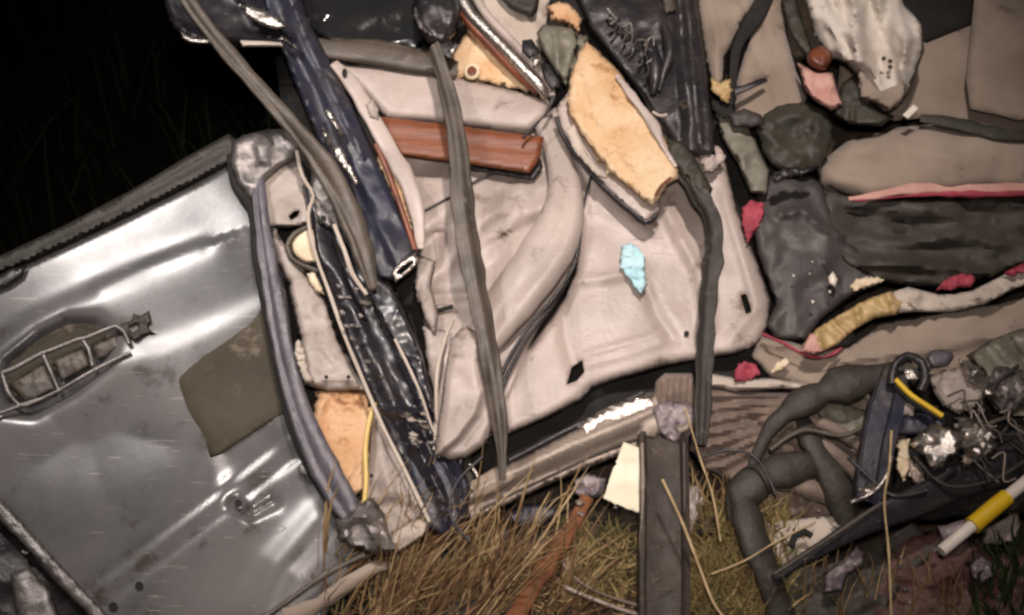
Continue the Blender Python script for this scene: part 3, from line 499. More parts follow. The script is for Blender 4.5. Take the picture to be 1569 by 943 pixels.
bar('glossy_rib', [(1018, 40, 6, .10), (1026, 80, 8, .105), (1016, 115, 5, .10), (1010, 140, 3, .09)], 'blackpl', bh, HALF, 5)
for k in range(9):
    x = 925 + k * 9 + RNG.normal() * 5; y = 18 + k * 8 + RNG.normal() * 8
    bar('loose_wire', tubpts([(x, y), (x + 8 + RNG.rand() * 8, y + RNG.normal() * 8), (x + 14, y + 14 + RNG.rand() * 8), (x + 4, y + 24 + RNG.rand() * 8)], 1.8, .112), ('greymet', 'blackpl', 'seal')[k % 3], bh, step=3, wob=.3, seed=k)
sheet('scraped_label', [(1012, -4), (1030, -8), (1038, 14), (1020, 22)], 'seal', bh, .098, 4, edge=(3, .003), crump=(9, .006), jag=1, thick=.002, seed=4)
fc = bpy.data.curves.new('moulded_letters', 'FONT'); fc.body = 'GA'; fc.size = .026; fc.extrude = .0008; fc.space_character = 1.05
fo = bpy.data.objects.new('moulded_letters', fc); COL.objects.link(fo); fc.materials.append(M['seal'])
bpy.context.view_layer.update(); lm = bpy.data.meshes.new_from_object(fo); bpy.data.objects.remove(fo); fo = bpy.data.objects.new('moulded_letters', lm); COL.objects.link(fo); fo.parent = bh
fo.location = (D(1040, 158, .100) - WP[bh]).tolist(); fo.rotation_euler = (SL, 0, math.radians(-86))
bar('torn_tag_end', tubpts([(1000, 172), (1012, 178), (1022, 176)], 2.4, .110), 'clothlt', bh, step=4)

# ------------------------------------------------------------------ dark crumple top middle
db = thing('crushed_mirror_head', 'glossy black crushed mirror head hanging at the top, above the long seal strip', 'mirror', (660, 30))
plate('mirror_shell', [(634, -25), (700, -25), (706, 20), (698, 52), (682, 72), (655, 66), (640, 40)], 'blackpl', db, .105, res=5, thick=.03, edge=(14, .03), noise=(26, .014), seed=5)
sheet('chipped_edge', [(636, 8), (644, 30), (656, 46), (668, 52), (660, 58), (642, 44), (634, 24)], 'greymet', db, .108, 3, edge=(3, .006), crump=(9, .008), jag=.8, seed=3)
plate('mirror_stub', [(660, 60), (690, 60), (700, 76), (692, 92), (668, 86)], 'blackpl', db, .095, res=4, thick=.02, edge=(5, .01))
plate('bright_spring', [(686, 76), (698, 66), (703, 72), (692, 86)], 'chrome', db, .104, res=3, thick=.006)
bs_ = sheet('black_bonnet_scrap', [(440, -25), (640, -25), (652, 60), (640, 80), (560, 74), (500, 66), (455, 40)], 'pillarglass', None, .0, 8, edge=(10, .02), crump=(80, .03), seed=12)
tag(bs_, 'black glossy torn sheet between the blue pillar and the mirror head', 'car part')

# ------------------------------------------------------------------ rubber seals and strips
S1 = bar('rubber_seal', [(262, -40, 11, .125), (305, 25, 11, .128), (355, 88, 12, .130), (405, 145, 12, .130), (452, 198, 14, .128), (490, 245, 17, .124), (522, 300, 19, .118), (545, 355, 19, .112), (560, 400, 15, .105), (572, 445, 6, .095)], 'seal', None, GROOVE, 7, angle=85, wob=.07, twist=.28, seed=4, flat=1.1)
tag(S1, 'long grey rubber seal crossing the blue pillar from the top left', 'rubber seal', 'loose rubber seals')
S2 = bar('rubber_seal', [(395, 272, 9, .048), (400, 330, 12, .055), (410, 400, 14, .058), (422, 470, 15, .058), (436, 545, 15, .058), (456, 620, 17, .056), (484, 690, 20, .055), (518, 755, 22, .050), (545, 800, 14, .045)], 'sealblue', None, GROOVE, 7, angle=85, wob=.05, twist=.12, seed=6)
tag(S2, 'bluish grooved rubber seal running down the edge of the silver door', 'rubber seal', 'loose rubber seals')
S2b = bar('dark_gap_line', [(352, 238, 5, .022), (362, 285, 8, .024), (388, 325, 9, .028), (395, 400, 8, .034), (412, 490, 8, .034), (428, 570, 8, .034), (448, 650, 9, .034), (478, 720, 9, .034), (520, 790, 8, .03)], 'void', None, CIRC, 8)  # black bar painting the dark gap beside the bluish seal
tag(S2b, 'thin black line painting the dark gap between the silver door and the bluish seal', 'dark gap')
S3 = bar('rubber_seal', [(664, 72, 13, .120), (680, 120, 13, .122), (694, 175, 15, .124), (703, 235, 16, .126), (708, 300, 17, .126), (716, 365, 17, .124), (728, 430, 18, .122), (742, 500, 16, .118), (754, 570, 15, .112), (763, 630, 13, .105), (768, 680, 10, .09), (770, 735, 5, .07)], 'seal', None, SEAL2, 7, angle=85, wob=.09, twist=.34, seed=9, flat=.8)
tag(S3, 'flat brown-grey seal strip hanging down in front of the wood strip', 'rubber seal', 'loose rubber seals')
S4 = bar('rubber_seal', [(1024, 225, 8, .085), (1045, 262, 12, .095), (1072, 300, 15, .105), (1092, 340, 15, .108), (1094, 385, 15, .108), (1086, 450, 14, .108), (1082, 520, 14, .105), (1078, 590, 14, .098), (1076, 650, 11, .088), (1074, 682, 8, .078)], 'hose', None, SEAL2, 7, angle=85, wob=.10, twist=.30, seed=12, flat=1.0)
tag(S4, 'dark rubber strip hanging over the right side of the pale panel', 'rubber seal', 'loose rubber seals')
hd = sheet('seal_clamp', [(1022, 212), (1044, 216), (1064, 240), (1092, 290), (1084, 312), (1070, 318), (1062, 296), (1040, 262), (1024, 238)], 'olive', None, .112, 4, edge=(6, .012), crump=(24, .014), seed=9, thick=.008, holes=[[(1046, 268), (1054, 266), (1062, 290), (1056, 296)]])
tag(hd, 'dark metal clamp gripping the top of the dark rubber strip', 'clamp')

# ------------------------------------------------------------------ blue tissue and cream paper
ti = sheet('blue_tissue', [(952, 378), (966, 373), (978, 380), (990, 398), (988, 415), (992, 438), (982, 450), (972, 440), (962, 425), (950, 408)], 'tissue', None, .036, 3, edge=(4, .004), crump=(15, .018), seed=6, thick=.0015, jag=.8)
tag(ti, 'crumpled pale blue tissue stuck on the pale panel', 'tissue')
pa = sheet('torn_paper', [(956, 677), (984, 690), (980, 786), (960, 780), (925, 764), (938, 722)], 'paper', None, .055, 4, edge=None, crump=(34, .008), seed=4, thick=.0012, jag=.5)
tag(pa, 'torn cream coloured paper sheet leaning on the brown upright channel', 'paper')

# ------------------------------------------------------------------ brown channel post with pleated boot
ch = thing('upright_channel', 'tall brown plastic channel post standing upright at the bottom middle', 'channel post', (1015, 900))
bar('channel_body', [(1014, 672, 36, .045), (1016, 740, 36, .05), (1016, 820, 37, .055), (1016, 900, 37, .06), (1016, 990, 37, .06)], 'channel', ch, CHAN, 9, wob=.012, seed=4)
bar('painted_lit_edge', tubpts([(984, 680), (985, 760), (983, 850), (986, 900), (984, 980)], 3.2, .085), 'sill', ch, wob=.2, seed=5)  # paler bars paint the lit edges of the channel
bar('painted_lit_edge', tubpts([(1048, 680), (1049, 760), (1050, 850), (1049, 910), (1050, 980)], 2.6, .085), 'seal', ch, wob=.2, seed=7)
pb = thing('pleated_boot', 'shiny brown pleated rubber boot above the upright channel', 'rubber boot', (1035, 610))
sheet('boot_top', [(1004, 585), (1018, 572), (1060, 572), (1068, 600), (1066, 628), (1010, 632), (1000, 610)], 'pleat', pb, .03, 3.5, edge=(6, .014), seed=5, creases=[('r', [(1012 + k * 10, 576), (1010 + k * 10, 628)], 3, .008) for k in range(6)])
sheet('boot_crumple', [(996, 626), (1012, 614), (1060, 618), (1070, 640), (1062, 668), (1030, 682), (1008, 664)], 'bag', pb, .045, 3.5, edge=(6, .016), crump=(16, .020), seed=6)
sheet('boot_flap', [(1034, 655), (1062, 645), (1056, 660), (1040, 668)], 'sill', pb, .075, 3, crump=(10, .006), seed=8)

# ------------------------------------------------------------------ cloths and airbags on the right
def cloth(name, pts, m, label, cat, **kw):
    o = sheet(name, pts, m, None, **kw); tag(o, label, cat); return o
cloth('grey_floor_panel', [(1290, 70), (1400, 50), (1500, 20), (1640, -30), (1640, 230), (1500, 190), (1420, 180), (1330, 190), (1280, 170)], 'cloth', 'flat dull grey-brown carpet behind the white airbag', 'carpet', folds=(15, 60, 200, .02), off=-.06, res=12, noise=(120, .012), seed=3, thick=.01)
cloth('leaning_board', [(1496, -30), (1640, -30), (1640, 190), (1560, 184), (1486, 166), (1480, 120)], 'cloth', 'upright dull brown board at the top right corner', 'board', off=-.01, res=12, edge=(5, .008), seed=4, thick=.012)
bk = sheet('dark_backdrop_sheet', [(1370, -30), (1500, -30), (1490, 38), (1420, 66), (1395, 50)], 'void', None, -.045, 9); tag(bk, 'black sheet painting the dark background behind the white airbag near the top edge', 'dark background')  # black sheet painted in for the dark far background
cloth('headliner_sheet', [(1064, -25), (1180, -25), (1140, 30), (1112, 90), (1106, 150), (1088, 130), (1076, 70)], 'cloth', 'grey-beige hanging cloth panel next to the black housing', 'cloth', folds=(80, 34, 170, .030), off=.045, res=6, edge=(10, .02), creases=[('r', [(1085, -20), (1098, 60), (1102, 120)], 8, .016), ('r', [(1120, -20), (1118, 60)], 20, .014)], noise=(50, .010), seed=5)
cloth('seat_back_cover', [(1160, -25), (1200, -25), (1208, 60), (1222, 110), (1238, 150), (1228, 180), (1190, 200), (1150, 190), (1122, 185), (1128, 120), (1150, 50)], 'cloth', 'grey-beige seat cover between a black gap and the white airbag', 'seat cover', folds=(75, 40, 160, .026), off=.015, res=6, edge=(10, .02), noise=(70, .02), seed=6, creases=[('r', [(1150, 128), (1180, 122)], 5, -.012)])
bar_ = bar('dark_gap_strip', [(1180, -30, 14, .03), (1160, 20, 14, .035), (1130, 70, 8, .035), (1122, 130, 6, .035), (1112, 190, 7, .03)], 'void', None, FLAT, 8); tag(bar_, 'black strip painting the dark gap between the two grey-beige cloths', 'strap')  # black bar painting the shaded gap between the cloths
tw = bar('small_strap', [(1126, 140, 7, .05), (1145, 134, 5, .055), (1158, 128, 5, .055), (1174, 122, 4, .05)], 'blackpl', None, FLAT, 5); tag(tw, 'short dark tab lying across the grey-beige seat cover', 'tab')
ab = thing('white_airbag', 'crumpled off-white airbag hanging at the top right', 'airbag', (1320, 80))
sheet('airbag_cloth', folds=(72, 44, 170, .10), pts=[(1226, -25), (1370, -25), (1388, 10), (1414, 40), (1416, 80), (1404, 110), (1394, 140), (1376, 162), (1356, 172), (1330, 150), (1316, 120), (1296, 96), (1270, 90), (1245, 50)], material='airbag', parent=ab, off=.06, res=5, edge=(14, .03), crump=(66, .034), noise=(40, .012), seed=17, thick=.002, creases=[
    ('r', [(1300, -20), (1310, 60), (1330, 150)], 10, .026), ('r', [(1360, 0), (1350, 90), (1330, 150)], 12, -.024), ('r', [(1390, 60), (1375, 160)], 7, .022), ('r', [(1340, 110), (1322, 95), (1300, 92)], 7, .02)])
sheet('airbag_fold', [(1312, 96), (1330, 120), (1350, 140), (1376, 130), (1390, 105), (1386, 150), (1364, 170), (1336, 156), (1318, 150)], 'cloth', ab, .085, 4, edge=(6, .012), crump=(26, .020), seed=18, thick=.002)
for (x, y) in ((1354, 90), (1364, 94), (1364, 103), (1246, 11)): disc('dark_print_mark', x, y, 3.6, .094, 'olive', ab, h=.003)
s_ = sheet('grey_strap_web', [(1196, 0), (1214, -20), (1230, 30), (1246, 80), (1240, 96), (1222, 70), (1206, 40)], 'olive', None, .05, 4, edge=(5, .01), crump=(24, .012), seed=19); tag(s_, 'dark webbing strap along the left edge of the white airbag', 'strap')
kn = plate('brown_knob', [(1236, 84), (1246, 74), (1262, 70), (1274, 80), (1274, 96), (1264, 108), (1248, 106), (1238, 98)], 'redbrown', None, .105, res=3, edge=(12, .024), round_=True, crump=(14, .006), thick=.02); tag(kn, 'round red-brown knob caught below the white airbag', 'knob')
cloth('pink_rag', [(1222, 96), (1246, 108), (1276, 112), (1284, 140), (1292, 160), (1274, 170), (1250, 156), (1234, 140)], 'pinkpale', 'small pinkish rag under the red-brown knob', 'rag', off=.08, res=4, edge=(6, .014), crump=(26, .02), seed=9)
cloth('dark_fabric_knot', [(1290, 128), (1312, 112), (1326, 150), (1350, 172), (1372, 178), (1350, 194), (1300, 190), (1276, 176)], 'olive', 'dark knotted fabric under the white airbag', 'fabric', off=.055, res=4, edge=(6, .018), crump=(30, .02), seed=10)
o = bar('floor_strip', [(1410, 182, 6, .03), (1440, 186, 10, .035), (1480, 194, 11, .035), (1530, 206, 11, .035), (1580, 210, 8, .03)], 'olive', None, FLAT, 6, wob=.06); tag(o, 'dark strip lying behind the mounded blanket at the right edge', 'strip')
o = sheet('white_tab', [(1383, 176), (1400, 160), (1408, 166), (1392, 182)], 'white', None, .075, 3, thick=.003, edge=None); tag(o, 'small bright white tab beside the tip of the white airbag', 'tab')
rg = thing('headrest_ring', 'dark olive rounded headrest with a hollow centre, right of the pale panel', 'headrest', (1215, 215))
plate('headrest_cushion', [(1158, 200), (1170, 176), (1196, 160), (1236, 156), (1266, 170), (1276, 196), (1270, 232), (1258, 256), (1232, 268), (1196, 264), (1170, 240)], 'olive', rg, .055, res=5, thick=.03, edge=(26, .03), jag=.3, crump=(44, .022), folds=(20, 22, 70, .02), seed=5, creases=[('p', [(1180, 196), (1208, 184), (1244, 190), (1258, 214), (1246, 240), (1204, 244), (1184, 224)], 24, -.022)])
sheet('torn_cord_edge', [(1180, 268), (1200, 258), (1232, 258), (1250, 250), (1246, 262), (1214, 272), (1186, 280)], 'blackpl', rg, .09, 3, crump=(9, .012), jag=1.4, seed=9)
cloth('seat_belt_guide', [(1092, 158), (1118, 178), (1150, 196), (1164, 230), (1180, 262), (1176, 300), (1150, 296), (1130, 250), (1106, 212)], 'pebble', 'grey-olive folded plastic guide beside the pale panel', 'plastic guide', off=.045, res=5, edge=(6, .016), crump=(44, .022), seed=12)
cloth('grey_leather_scrap', [(1116, 176), (1140, 166), (1166, 176), (1172, 190), (1150, 196), (1124, 192)], 'greasy', 'small dark scrap under the yellow foil', 'scrap', off=.07, res=4, crump=(26, .012), seed=13)
yl = sheet('yellow_foil_scrap', [(1088, 120), (1104, 126), (1120, 122), (1122, 140), (1116, 160), (1104, 152), (1090, 138)], 'gold', None, .085, 3, edge=(3, .004), crump=(12, .014), jag=1, seed=14, thick=.0015); tag(yl, 'small crumpled yellow foil scrap at the foot of the grey-beige cloth', 'foil')
cloth('torn_black_rubber', [(1090, 150), (1120, 160), (1128, 178), (1108, 182), (1092, 168)], 'void', 'small black torn rubber piece below the yellow foil', 'rubber piece', off=.065, res=4, seed=15)
# mounded beige blanket and dark cloth with gold band
cloth('beige_blanket', [(1250, 255), (1300, 215), (1370, 196), (1440, 190), (1510, 196), (1640, 210), (1640, 300), (1560, 296), (1480, 296), (1400, 300), (1330, 306), (1290, 296), (1256, 280)], 'cloth', 'grey-beige mounded blanket with a pink hem at the right', 'blanket', folds=(-4, 46, 240, .030), off=.03, res=7, edge=(26, .04), noise=(90, .022), seed=16, thick=.006)
bar('blanket_hem', [(1300, 305, 3, .03), (1340, 300, 5, .034), (1380, 292, 7, .034), (1430, 288, 9, .034), (1480, 290, 9, .034), (1530, 290, 9, .034), (1640, 284, 9, .03)], 'pinkpale', None, FLAT, 6, wob=.12, seed=5)
tag(bpy.data.objects['blanket_hem'], 'pale pink satin hem along the lower side of the mounded blanket', 'hem')
hm = bar('crimson_edge', [(1310, 308, 2, .03), (1400, 300, 2, .034), (1450, 298, 4, .036), (1540, 298, 4, .036), (1640, 292, 4, .03)], 'pink', None, CIRC, 6, wob=.2, seed=6); tag(hm, 'thin crimson piping under the pale pink satin hem', 'piping')
cloth('dark_blanket', [(1256, 286), (1300, 300), (1400, 304), (1500, 300), (1640, 296), (1640, 390), (1560, 410), (1480, 440), (1400, 440), (1340, 430), (1290, 400), (1262, 350)], 'clothdk', 'long dark brown cloth lying between the two blankets at the right', 'blanket', folds=(2, 34, 190, .050), off=.0, res=7, edge=(10, .02), noise=(80, .028), crump=(120, .014), seed=17, creases=[('r', [(1290, 320), (1400, 345), (1520, 340)], 8, -.014), ('r', [(1330, 400), (1430, 412)], 8, .014)])
cloth('greasy_seat_panel', [(1178, 268), (1210, 262), (1244, 268), (1262, 284), (1276, 330), (1300, 370), (1340, 400), (1350, 430), (1300, 460), (1262, 490), (1236, 524), (1190, 522), (1172, 500), (1186, 465), (1160, 390), (1148, 330), (1160, 300)], 'greasy', 'dark greasy crumpled seat panel with shiny creases beside the pale panel', 'seat panel', off=.012, res=6, edge=(10, .02), noise=(70, .02), crump=(60, .016), seed=18, creases=[('r', [(1196, 330), (1230, 322), (1260, 350), (1290, 362)], 7, .016), ('r', [(1262, 400), (1280, 430)], 4, .010)])
for k in range(12):
    x = 1210 + RNG.rand() * 100; y = 400 + RNG.rand() * 80; r_ = 1.2 + RNG.rand() * 1.6
    if k < 5:
        o = sheet('glass_crumb', [(x - r_, y - r_), (x + r_, y - r_ * .5), (x + r_ * .6, y + r_), (x - r_ * .5, y + r_ * 1.2)], 'white', None, .045, 2, edge=None, crump=(4, .004), thick=.003, seed=k); tag(o, 'tiny bright glass crumb on the dark greasy seat panel', 'glass crumb', 'glass crumbs on the greasy seat panel')
o = sheet('torn_foam_strip', [(1300, 440), (1312, 428), (1340, 424), (1356, 430), (1340, 438), (1310, 446)], 'cream', None, .04, 3, edge=(3, .006), crump=(10, .010), jag=1, seed=3); tag(o, 'small bright torn foam strip above the mustard cloth band', 'foam strip')
o = sheet('bright_flake', [(1268, 426), (1276, 416), (1284, 428), (1280, 440), (1272, 436)], 'white', None, .045, 3, crump=(6, .006), seed=4, thick=.002); tag(o, 'bright white flake on the crease of the greasy seat panel', 'flake')
gb = thing('satin_cloth_band', 'mustard and cream satin band folded across the right side', 'satin band', (1380, 470))
sheet('mustard_fold', [(1228, 530), (1250, 505), (1290, 480), (1330, 458), (1366, 446), (1384, 462), (1376, 482), (1340, 488), (1310, 505), (1284, 528), (1262, 540), (1240, 540)], 'gold', gb, .05, 4, folds=(60, 26, 60, .020), edge=(4, .006), noise=(36, .012), seed=20, creases=[('r', [(1250, 506), (1258, 536)], 6, .014), ('r', [(1312, 470), (1318, 500)], 5, .014), ('r', [(1360, 450), (1370, 480)], 5, .012)])
sheet('cream_fold', [(1360, 450), (1392, 440), (1440, 452), (1490, 446), (1540, 420), (1640, 370), (1640, 420), (1560, 440), (1510, 466), (1460, 478), (1400, 478), (1372, 480)], 'clothlt', gb, .045, 4, edge=(4, .006), crump=(26, .026), folds=(20, 16, 60, .015), seed=21, creases=[('r', [(1410, 448), (1396, 462), (1410, 476)], 5, .012)])
sheet('pink_end', [(1226, 538), (1240, 512), (1252, 508), (1262, 540), (1246, 544)], 'pinkpale', gb, .066, 3.5, edge=(5, .01), seed=22)
bar('crimson_hem', [(1168, 512, 2, .03), (1200, 526, 3, .034), (1230, 542, 3, .04), (1262, 548, 3, .04), (1290, 534, 2, .036)], 'pink', gb, CIRC, 6, wob=.3)
sheet('crimson_patch', [(1434, 444), (1450, 428), (1476, 420), (1496, 424), (1490, 438), (1460, 444)], 'pink', gb, .060, 4, edge=(3, .004), crump=(16, .022), jag=1.2, seed=23)
sheet('crimson_patch', [(1540, 418), (1580, 396), (1640, 370), (1640, 384), (1580, 412), (1550, 424)], 'pink', gb, .062, 4, edge=(3, .004), crump=(16, .022), jag=1.2, seed=24)
for j, (pts, lb) in enumerate((([(1138, 318), (1152, 306), (1170, 312), (1172, 330), (1158, 352), (1146, 372), (1136, 340)], 'crimson cloth scrap peeking out beside the upper right edge of the pale panel'), ([(1124, 568), (1140, 552), (1160, 560), (1164, 574), (1140, 586), (1126, 584)], 'crimson cloth scrap below the rounded corner of the pale panel'))):
    o = sheet('crimson_scrap', pts, 'pink', None, .03, 3, edge=(3, .003), crump=(22, .016), jag=1.0, seed=25 + j); tag(o, lb, 'cloth scrap')
cloth('ground_blanket', [(1168, 515), (1200, 520), (1262, 540), (1300, 530), (1350, 495), (1420, 482), (1500, 470), (1640, 440), (1640, 560), (1560, 545), (1500, 560), (1430, 580), (1340, 570), (1260, 600), (1180, 580), (1150, 545)], 'cloth', 'wide grey-beige blanket spread below the mustard band', 'blanket', folds=(-10, 36, 220, .034), off=.0, res=7, edge=(10, .015), noise=(90, .020), seed=26, creases=[('r', [(1300, 550), (1450, 530), (1600, 500)], 10, .012), ('r', [(1180, 540), (1260, 560)], 8, -.010)])
cloth('folded_towel', [(1085, 572), (1130, 580), (1180, 580), (1250, 590), (1300, 590), (1296, 606), (1200, 596), (1130, 600), (1086, 592)], 'clothlt', 'thin pale folded towel edge above the brown pleated cloth', 'towel', off=.022, res=5, edge=(6, .012), noise=(40, .012), seed=27)
o = sheet('straw_tuft_scrap', [(1180, 572), (1190, 556), (1204, 548), (1212, 556), (1200, 568)], 'cream', None, .03, 3, crump=(10, .008), seed=29); tag(o, 'small pale torn scrap on the blanket right of the crimson scrap', 'scrap')
pc = cloth('pleated_cloth', [(1060, 590), (1120, 594), (1200, 600), (1260, 596), (1330, 600), (1345, 640), (1330, 700), (1318, 780), (1250, 800), (1180, 790), (1120, 740), (1080, 720), (1056, 690)], 'pleat', 'brown pleated cloth with many soft folds under the dark hose', 'cloth', off=-.01, res=5, edge=(8, .02), noise=(50, .02), seed=28, creases=
    [('r', [(1050, 612 + k * 19 + 4 * (k % 3)), (1110, 606 + k * 18), (1180, 606 + k * 12), (1230, 612 + k * 8)], 5.5, .020) for k in range(7)] + [('r', [(1200, 640), (1260, 680), (1330, 720)], 8, .024), ('r', [(1215, 625), (1280, 650), (1335, 670)], 7, .02), ('r', [(1190, 660), (1220, 720), (1230, 780)], 8, .02), ('r', [(1170, 735), (1240, 750), (1280, 770)], 10, .02), ('r', [(1150, 640), (1180, 665), (1200, 640)], 6, -.02)])
for p in ([(1212, 638, 6, .035), (1260, 650, 9, .042), (1300, 672, 10, .04), (1335, 700, 8, .03)], [(1216, 650, 7, .04), (1262, 684, 11, .05), (1300, 716, 12, .05), (1330, 738, 9, .035)], [(1160, 742, 6, .03), (1205, 742, 11, .04), (1256, 756, 13, .04), (1300, 780, 10, .03)], [(1190, 668, 5, .03), (1206, 650, 8, .036), (1226, 638, 6, .036)]):
    bar('soft_fold', p, 'pleat', pc, HALF, 6, wob=.1, twist=.2, seed=int(p[0][0]))
cloth('moss_scrap_cloth', [(1250, 626), (1290, 618), (1330, 630), (1330, 660), (1300, 672), (1262, 656)], 'pebble', 'pale olive crumpled scrap under the dark hose', 'scrap', off=.03, res=4, crump=(26, .02), seed=30)

# ------------------------------------------------------------------ dark foam hoses
H = [([(1398, 566, 15, .085), (1345, 576, 22, .085), (1285, 592, 25, .085), (1228, 618, 20, .082), (1186, 650, 14, .072), (1162, 692, 10, .06), (1150, 726, 8, .05)], 'long thick dark hose arching over the brown pleated cloth'),
     ([(1262, 700, 10, .045), (1240, 712, 22, .055), (1205, 720, 24, .06), (1165, 734, 27, .065), (1138, 760, 26, .062), (1130, 800, 16, .05)], 'short bent dark hose lying below the arching hose'),
     ([(1134, 752, 19, .064), (1144, 790, 24, .075), (1156, 832, 25, .075), (1176, 880, 19, .065), (1192, 930, 20, .045), (1210, 980, 14, .02)], 'upright dark rubber hose end next to the yellow moss'),
     ([(1226, 632, 8, .045), (1240, 668, 20, .052), (1262, 706, 22, .055), (1284, 748, 24, .05), (1300, 800, 18, .03)], 'dark brown hose going down behind the long black bar')]
for p, lb in H:
    o = bar('foam_hose', p, 'hose', None, HALF, 7, wob=.11, twist=.28, flat=.58, seed=len(lb)); tag(o, lb, 'hose', 'dark hoses in the lower right debris')
o = bar('blade_bar', [(1186, 884, 7, .09), (1260, 840, 11, .10), (1330, 800, 17, .10), (1400, 770, 22, .09), (1480, 735, 24, .075), (1580, 700, 34, .05), (1680, 670, 34, .04)], 'blackpl', None, FLAT, 9, seed=6, roll=-.3); tag(o, 'long dark wedge shaped bar crossing the lower right debris', 'bar')
o = bar('thin_rod', tubpts([(1186, 880), (1260, 832), (1330, 785), (1356, 768)], 2.4, .125), 'seal', None); tag(o, 'thin grey rod along the upper edge of the dark wedge bar', 'rod')
cloth('pale_card', [(1172, 800), (1216, 796), (1280, 790), (1290, 812), (1240, 850), (1200, 868), (1184, 850)], 'clothlt', 'pale card piece behind the upright hose end', 'card', off=.01, res=5, crump=(50, .01), seed=31)
o = bar('black_bracket_clip', tubpts([(1212, 838), (1218, 822), (1234, 815), (1244, 822)], 5, .05), 'void', None); tag(o, 'small black curved clip on the pale card', 'clip')
cloth('grey_stone_chip', [(1122, 862), (1150, 845), (1178, 880), (1182, 905), (1150, 890)], 'sill', 'flat grey chip in the yellow moss', 'chip', off=.0, res=4, thick=.01, seed=32)
cloth('grey_card_strip', [(1048, 742), (1070, 745), (1080, 765), (1072, 790), (1058, 820), (1048, 818)], 'beigedk', 'narrow mauve grey plastic piece right of the upright channel', 'plastic piece', off=.03, res=4, seed=33)
cloth('dark_pebble', [(1066, 800), (1080, 782), (1098, 790), (1100, 815), (1086, 830), (1068, 822)], 'channel', 'dark round lump among the moss next to the channel', 'lump', off=.03, res=4, thick=.02, edge=(12, .02), seed=34)

# ------------------------------------------------------------------ engine-like debris on the right
bb = thing('navy_bracket', 'navy blue folded metal bracket with a yellow striped cable', 'bracket', (1350, 670))
bar('bracket_web', [(1372, 570, 20, .09), (1358, 620, 24, .095), (1344, 680, 24, .10), (1334, 740, 22, .095), (1326, 768, 16, .085)], 'navysoft', bb, [(-1, -.5), (-1, .5), (-.3, .55), (-.2, .15), (.8, .15), (.95, .6), (1, .6), (1, -.5)], 7, wob=.03, seed=4)
sheet('bracket_arm', [(1362, 620), (1400, 632), (1440, 636), (1452, 652), (1424, 668), (1380, 668), (1358, 664)], 'navysoft', bb, .085, 4, edge=(6, .012), crump=(40, .01), seed=4)
bar('yellow_cable', tubpts([(1372, 582), (1396, 606), (1420, 622), (1444, 638)], 4.2, .120), 'yellow', bb)
bar('black_cable', tubpts([(1368, 588), (1392, 612), (1420, 630), (1446, 644)], 3.6, .114), 'void', bb)
plate('label_plate', [(1378, 612), (1404, 618), (1400, 638), (1376, 634)], 'beigedk', bb, .100, res=4, thick=.004)
sheet('torn_shiny_end', [(1314, 750), (1330, 738), (1346, 742), (1340, 760), (1322, 766)], 'chrome', bb, .125, 7, crump=(9, .014), edge=(3, .01), seed=5, angle=16)
bar('lever_arm', tubpts([(1304, 770), (1336, 756), (1358, 730), (1366, 700)], 3.5, .125), 'chrome', bb)
eng = thing('crushed_engine_part', 'crushed grey metal engine part with crumpled foil at the right edge', 'engine part', (1460, 640))
sheet('casting_cap', [(1374, 566), (1390, 556), (1408, 562), (1414, 580), (1404, 592), (1388, 588)], 'chrome', eng, .125, 7, edge=(8, .018), crump=(14, .010), seed=4, angle=16)
bar('cap_ring', tubpts([(1366, 590), (1370, 562), (1390, 546), (1412, 556), (1418, 582), (1410, 600)], 7, .115), 'blackpl', eng)
plate('cylinder_lid', [(1418, 546), (1430, 536), (1456, 536), (1462, 548), (1452, 562), (1426, 566)], 'sealblue', eng, .115, res=4, thick=.025, edge=(6, .010), seed=6)
sheet('casting_body', [(1426, 578), (1456, 566), (1480, 560), (1500, 574), (1514, 600), (1500, 622), (1470, 636), (1444, 622), (1430, 600)], 'beigedk', eng, .10, 7, edge=(7, .012), crump=(34, .026), seed=8, thick=.008, angle=16)
sheet('crumpled_rim', [(1470, 548), (1496, 560), (1520, 580), (1540, 610), (1524, 622), (1504, 604), (1486, 586), (1474, 570)], 'chrome', eng, .115, 7, edge=(5, .014), crump=(15, .030), jag=1, seed=9, angle=16)
sheet('silver_foil', [(1392, 680), (1414, 660), (1430, 646), (1456, 656), (1480, 664), (1470, 690), (1452, 712), (1430, 722), (1414, 700)], 'chrome', eng, .130, 7, edge=(5, .014), crump=(60, .050), jag=.8, seed=11, angle=16)
sheet('box_face', [(1414, 708), (1432, 720), (1458, 706), (1468, 722), (1440, 744), (1420, 734)], 'blackpl', eng, .11, 4, seed=12, thick=.012)
for i, (pts, m, o_) in enumerate((([(1470, 700), (1500, 680), (1524, 676), (1530, 690), (1500, 708), (1478, 716)], 'sill', .11), ([(1376, 676), (1392, 672), (1396, 720), (1386, 738), (1372, 720)], 'cream', .10), ([(1392, 700), (1410, 712), (1424, 742), (1406, 748), (1388, 726)], 'sill', .09), ([(1462, 640), (1500, 640), (1530, 660), (1510, 672), (1470, 660)], 'greymet', .10), ([(1520, 600), (1560, 610), (1580, 640), (1540, 640)], 'pebble', .07), ([(1474, 742), (1500, 726), (1540, 720), (1520, 740)], 'sill', .06))):
    sheet('broken_fin', pts, m, eng, o_, 3.5, edge=(4, .01), crump=(16, .018), jag=.8, seed=40 + i, thick=.004)
sheet('crumpled_rim', [(1500, 590), (1530, 560), (1566, 566), (1580, 610), (1550, 640), (1520, 630)], 'greymet', eng, .09, 7, edge=(5, .012), crump=(24, .035), jag=1, seed=91, angle=16)
sheet('silver_foil', [(1462, 650), (1490, 640), (1524, 656), (1528, 690), (1496, 706), (1470, 690)], 'chrome', eng, .115, 7, edge=(5, .012), crump=(26, .035), jag=1, seed=92, angle=16)
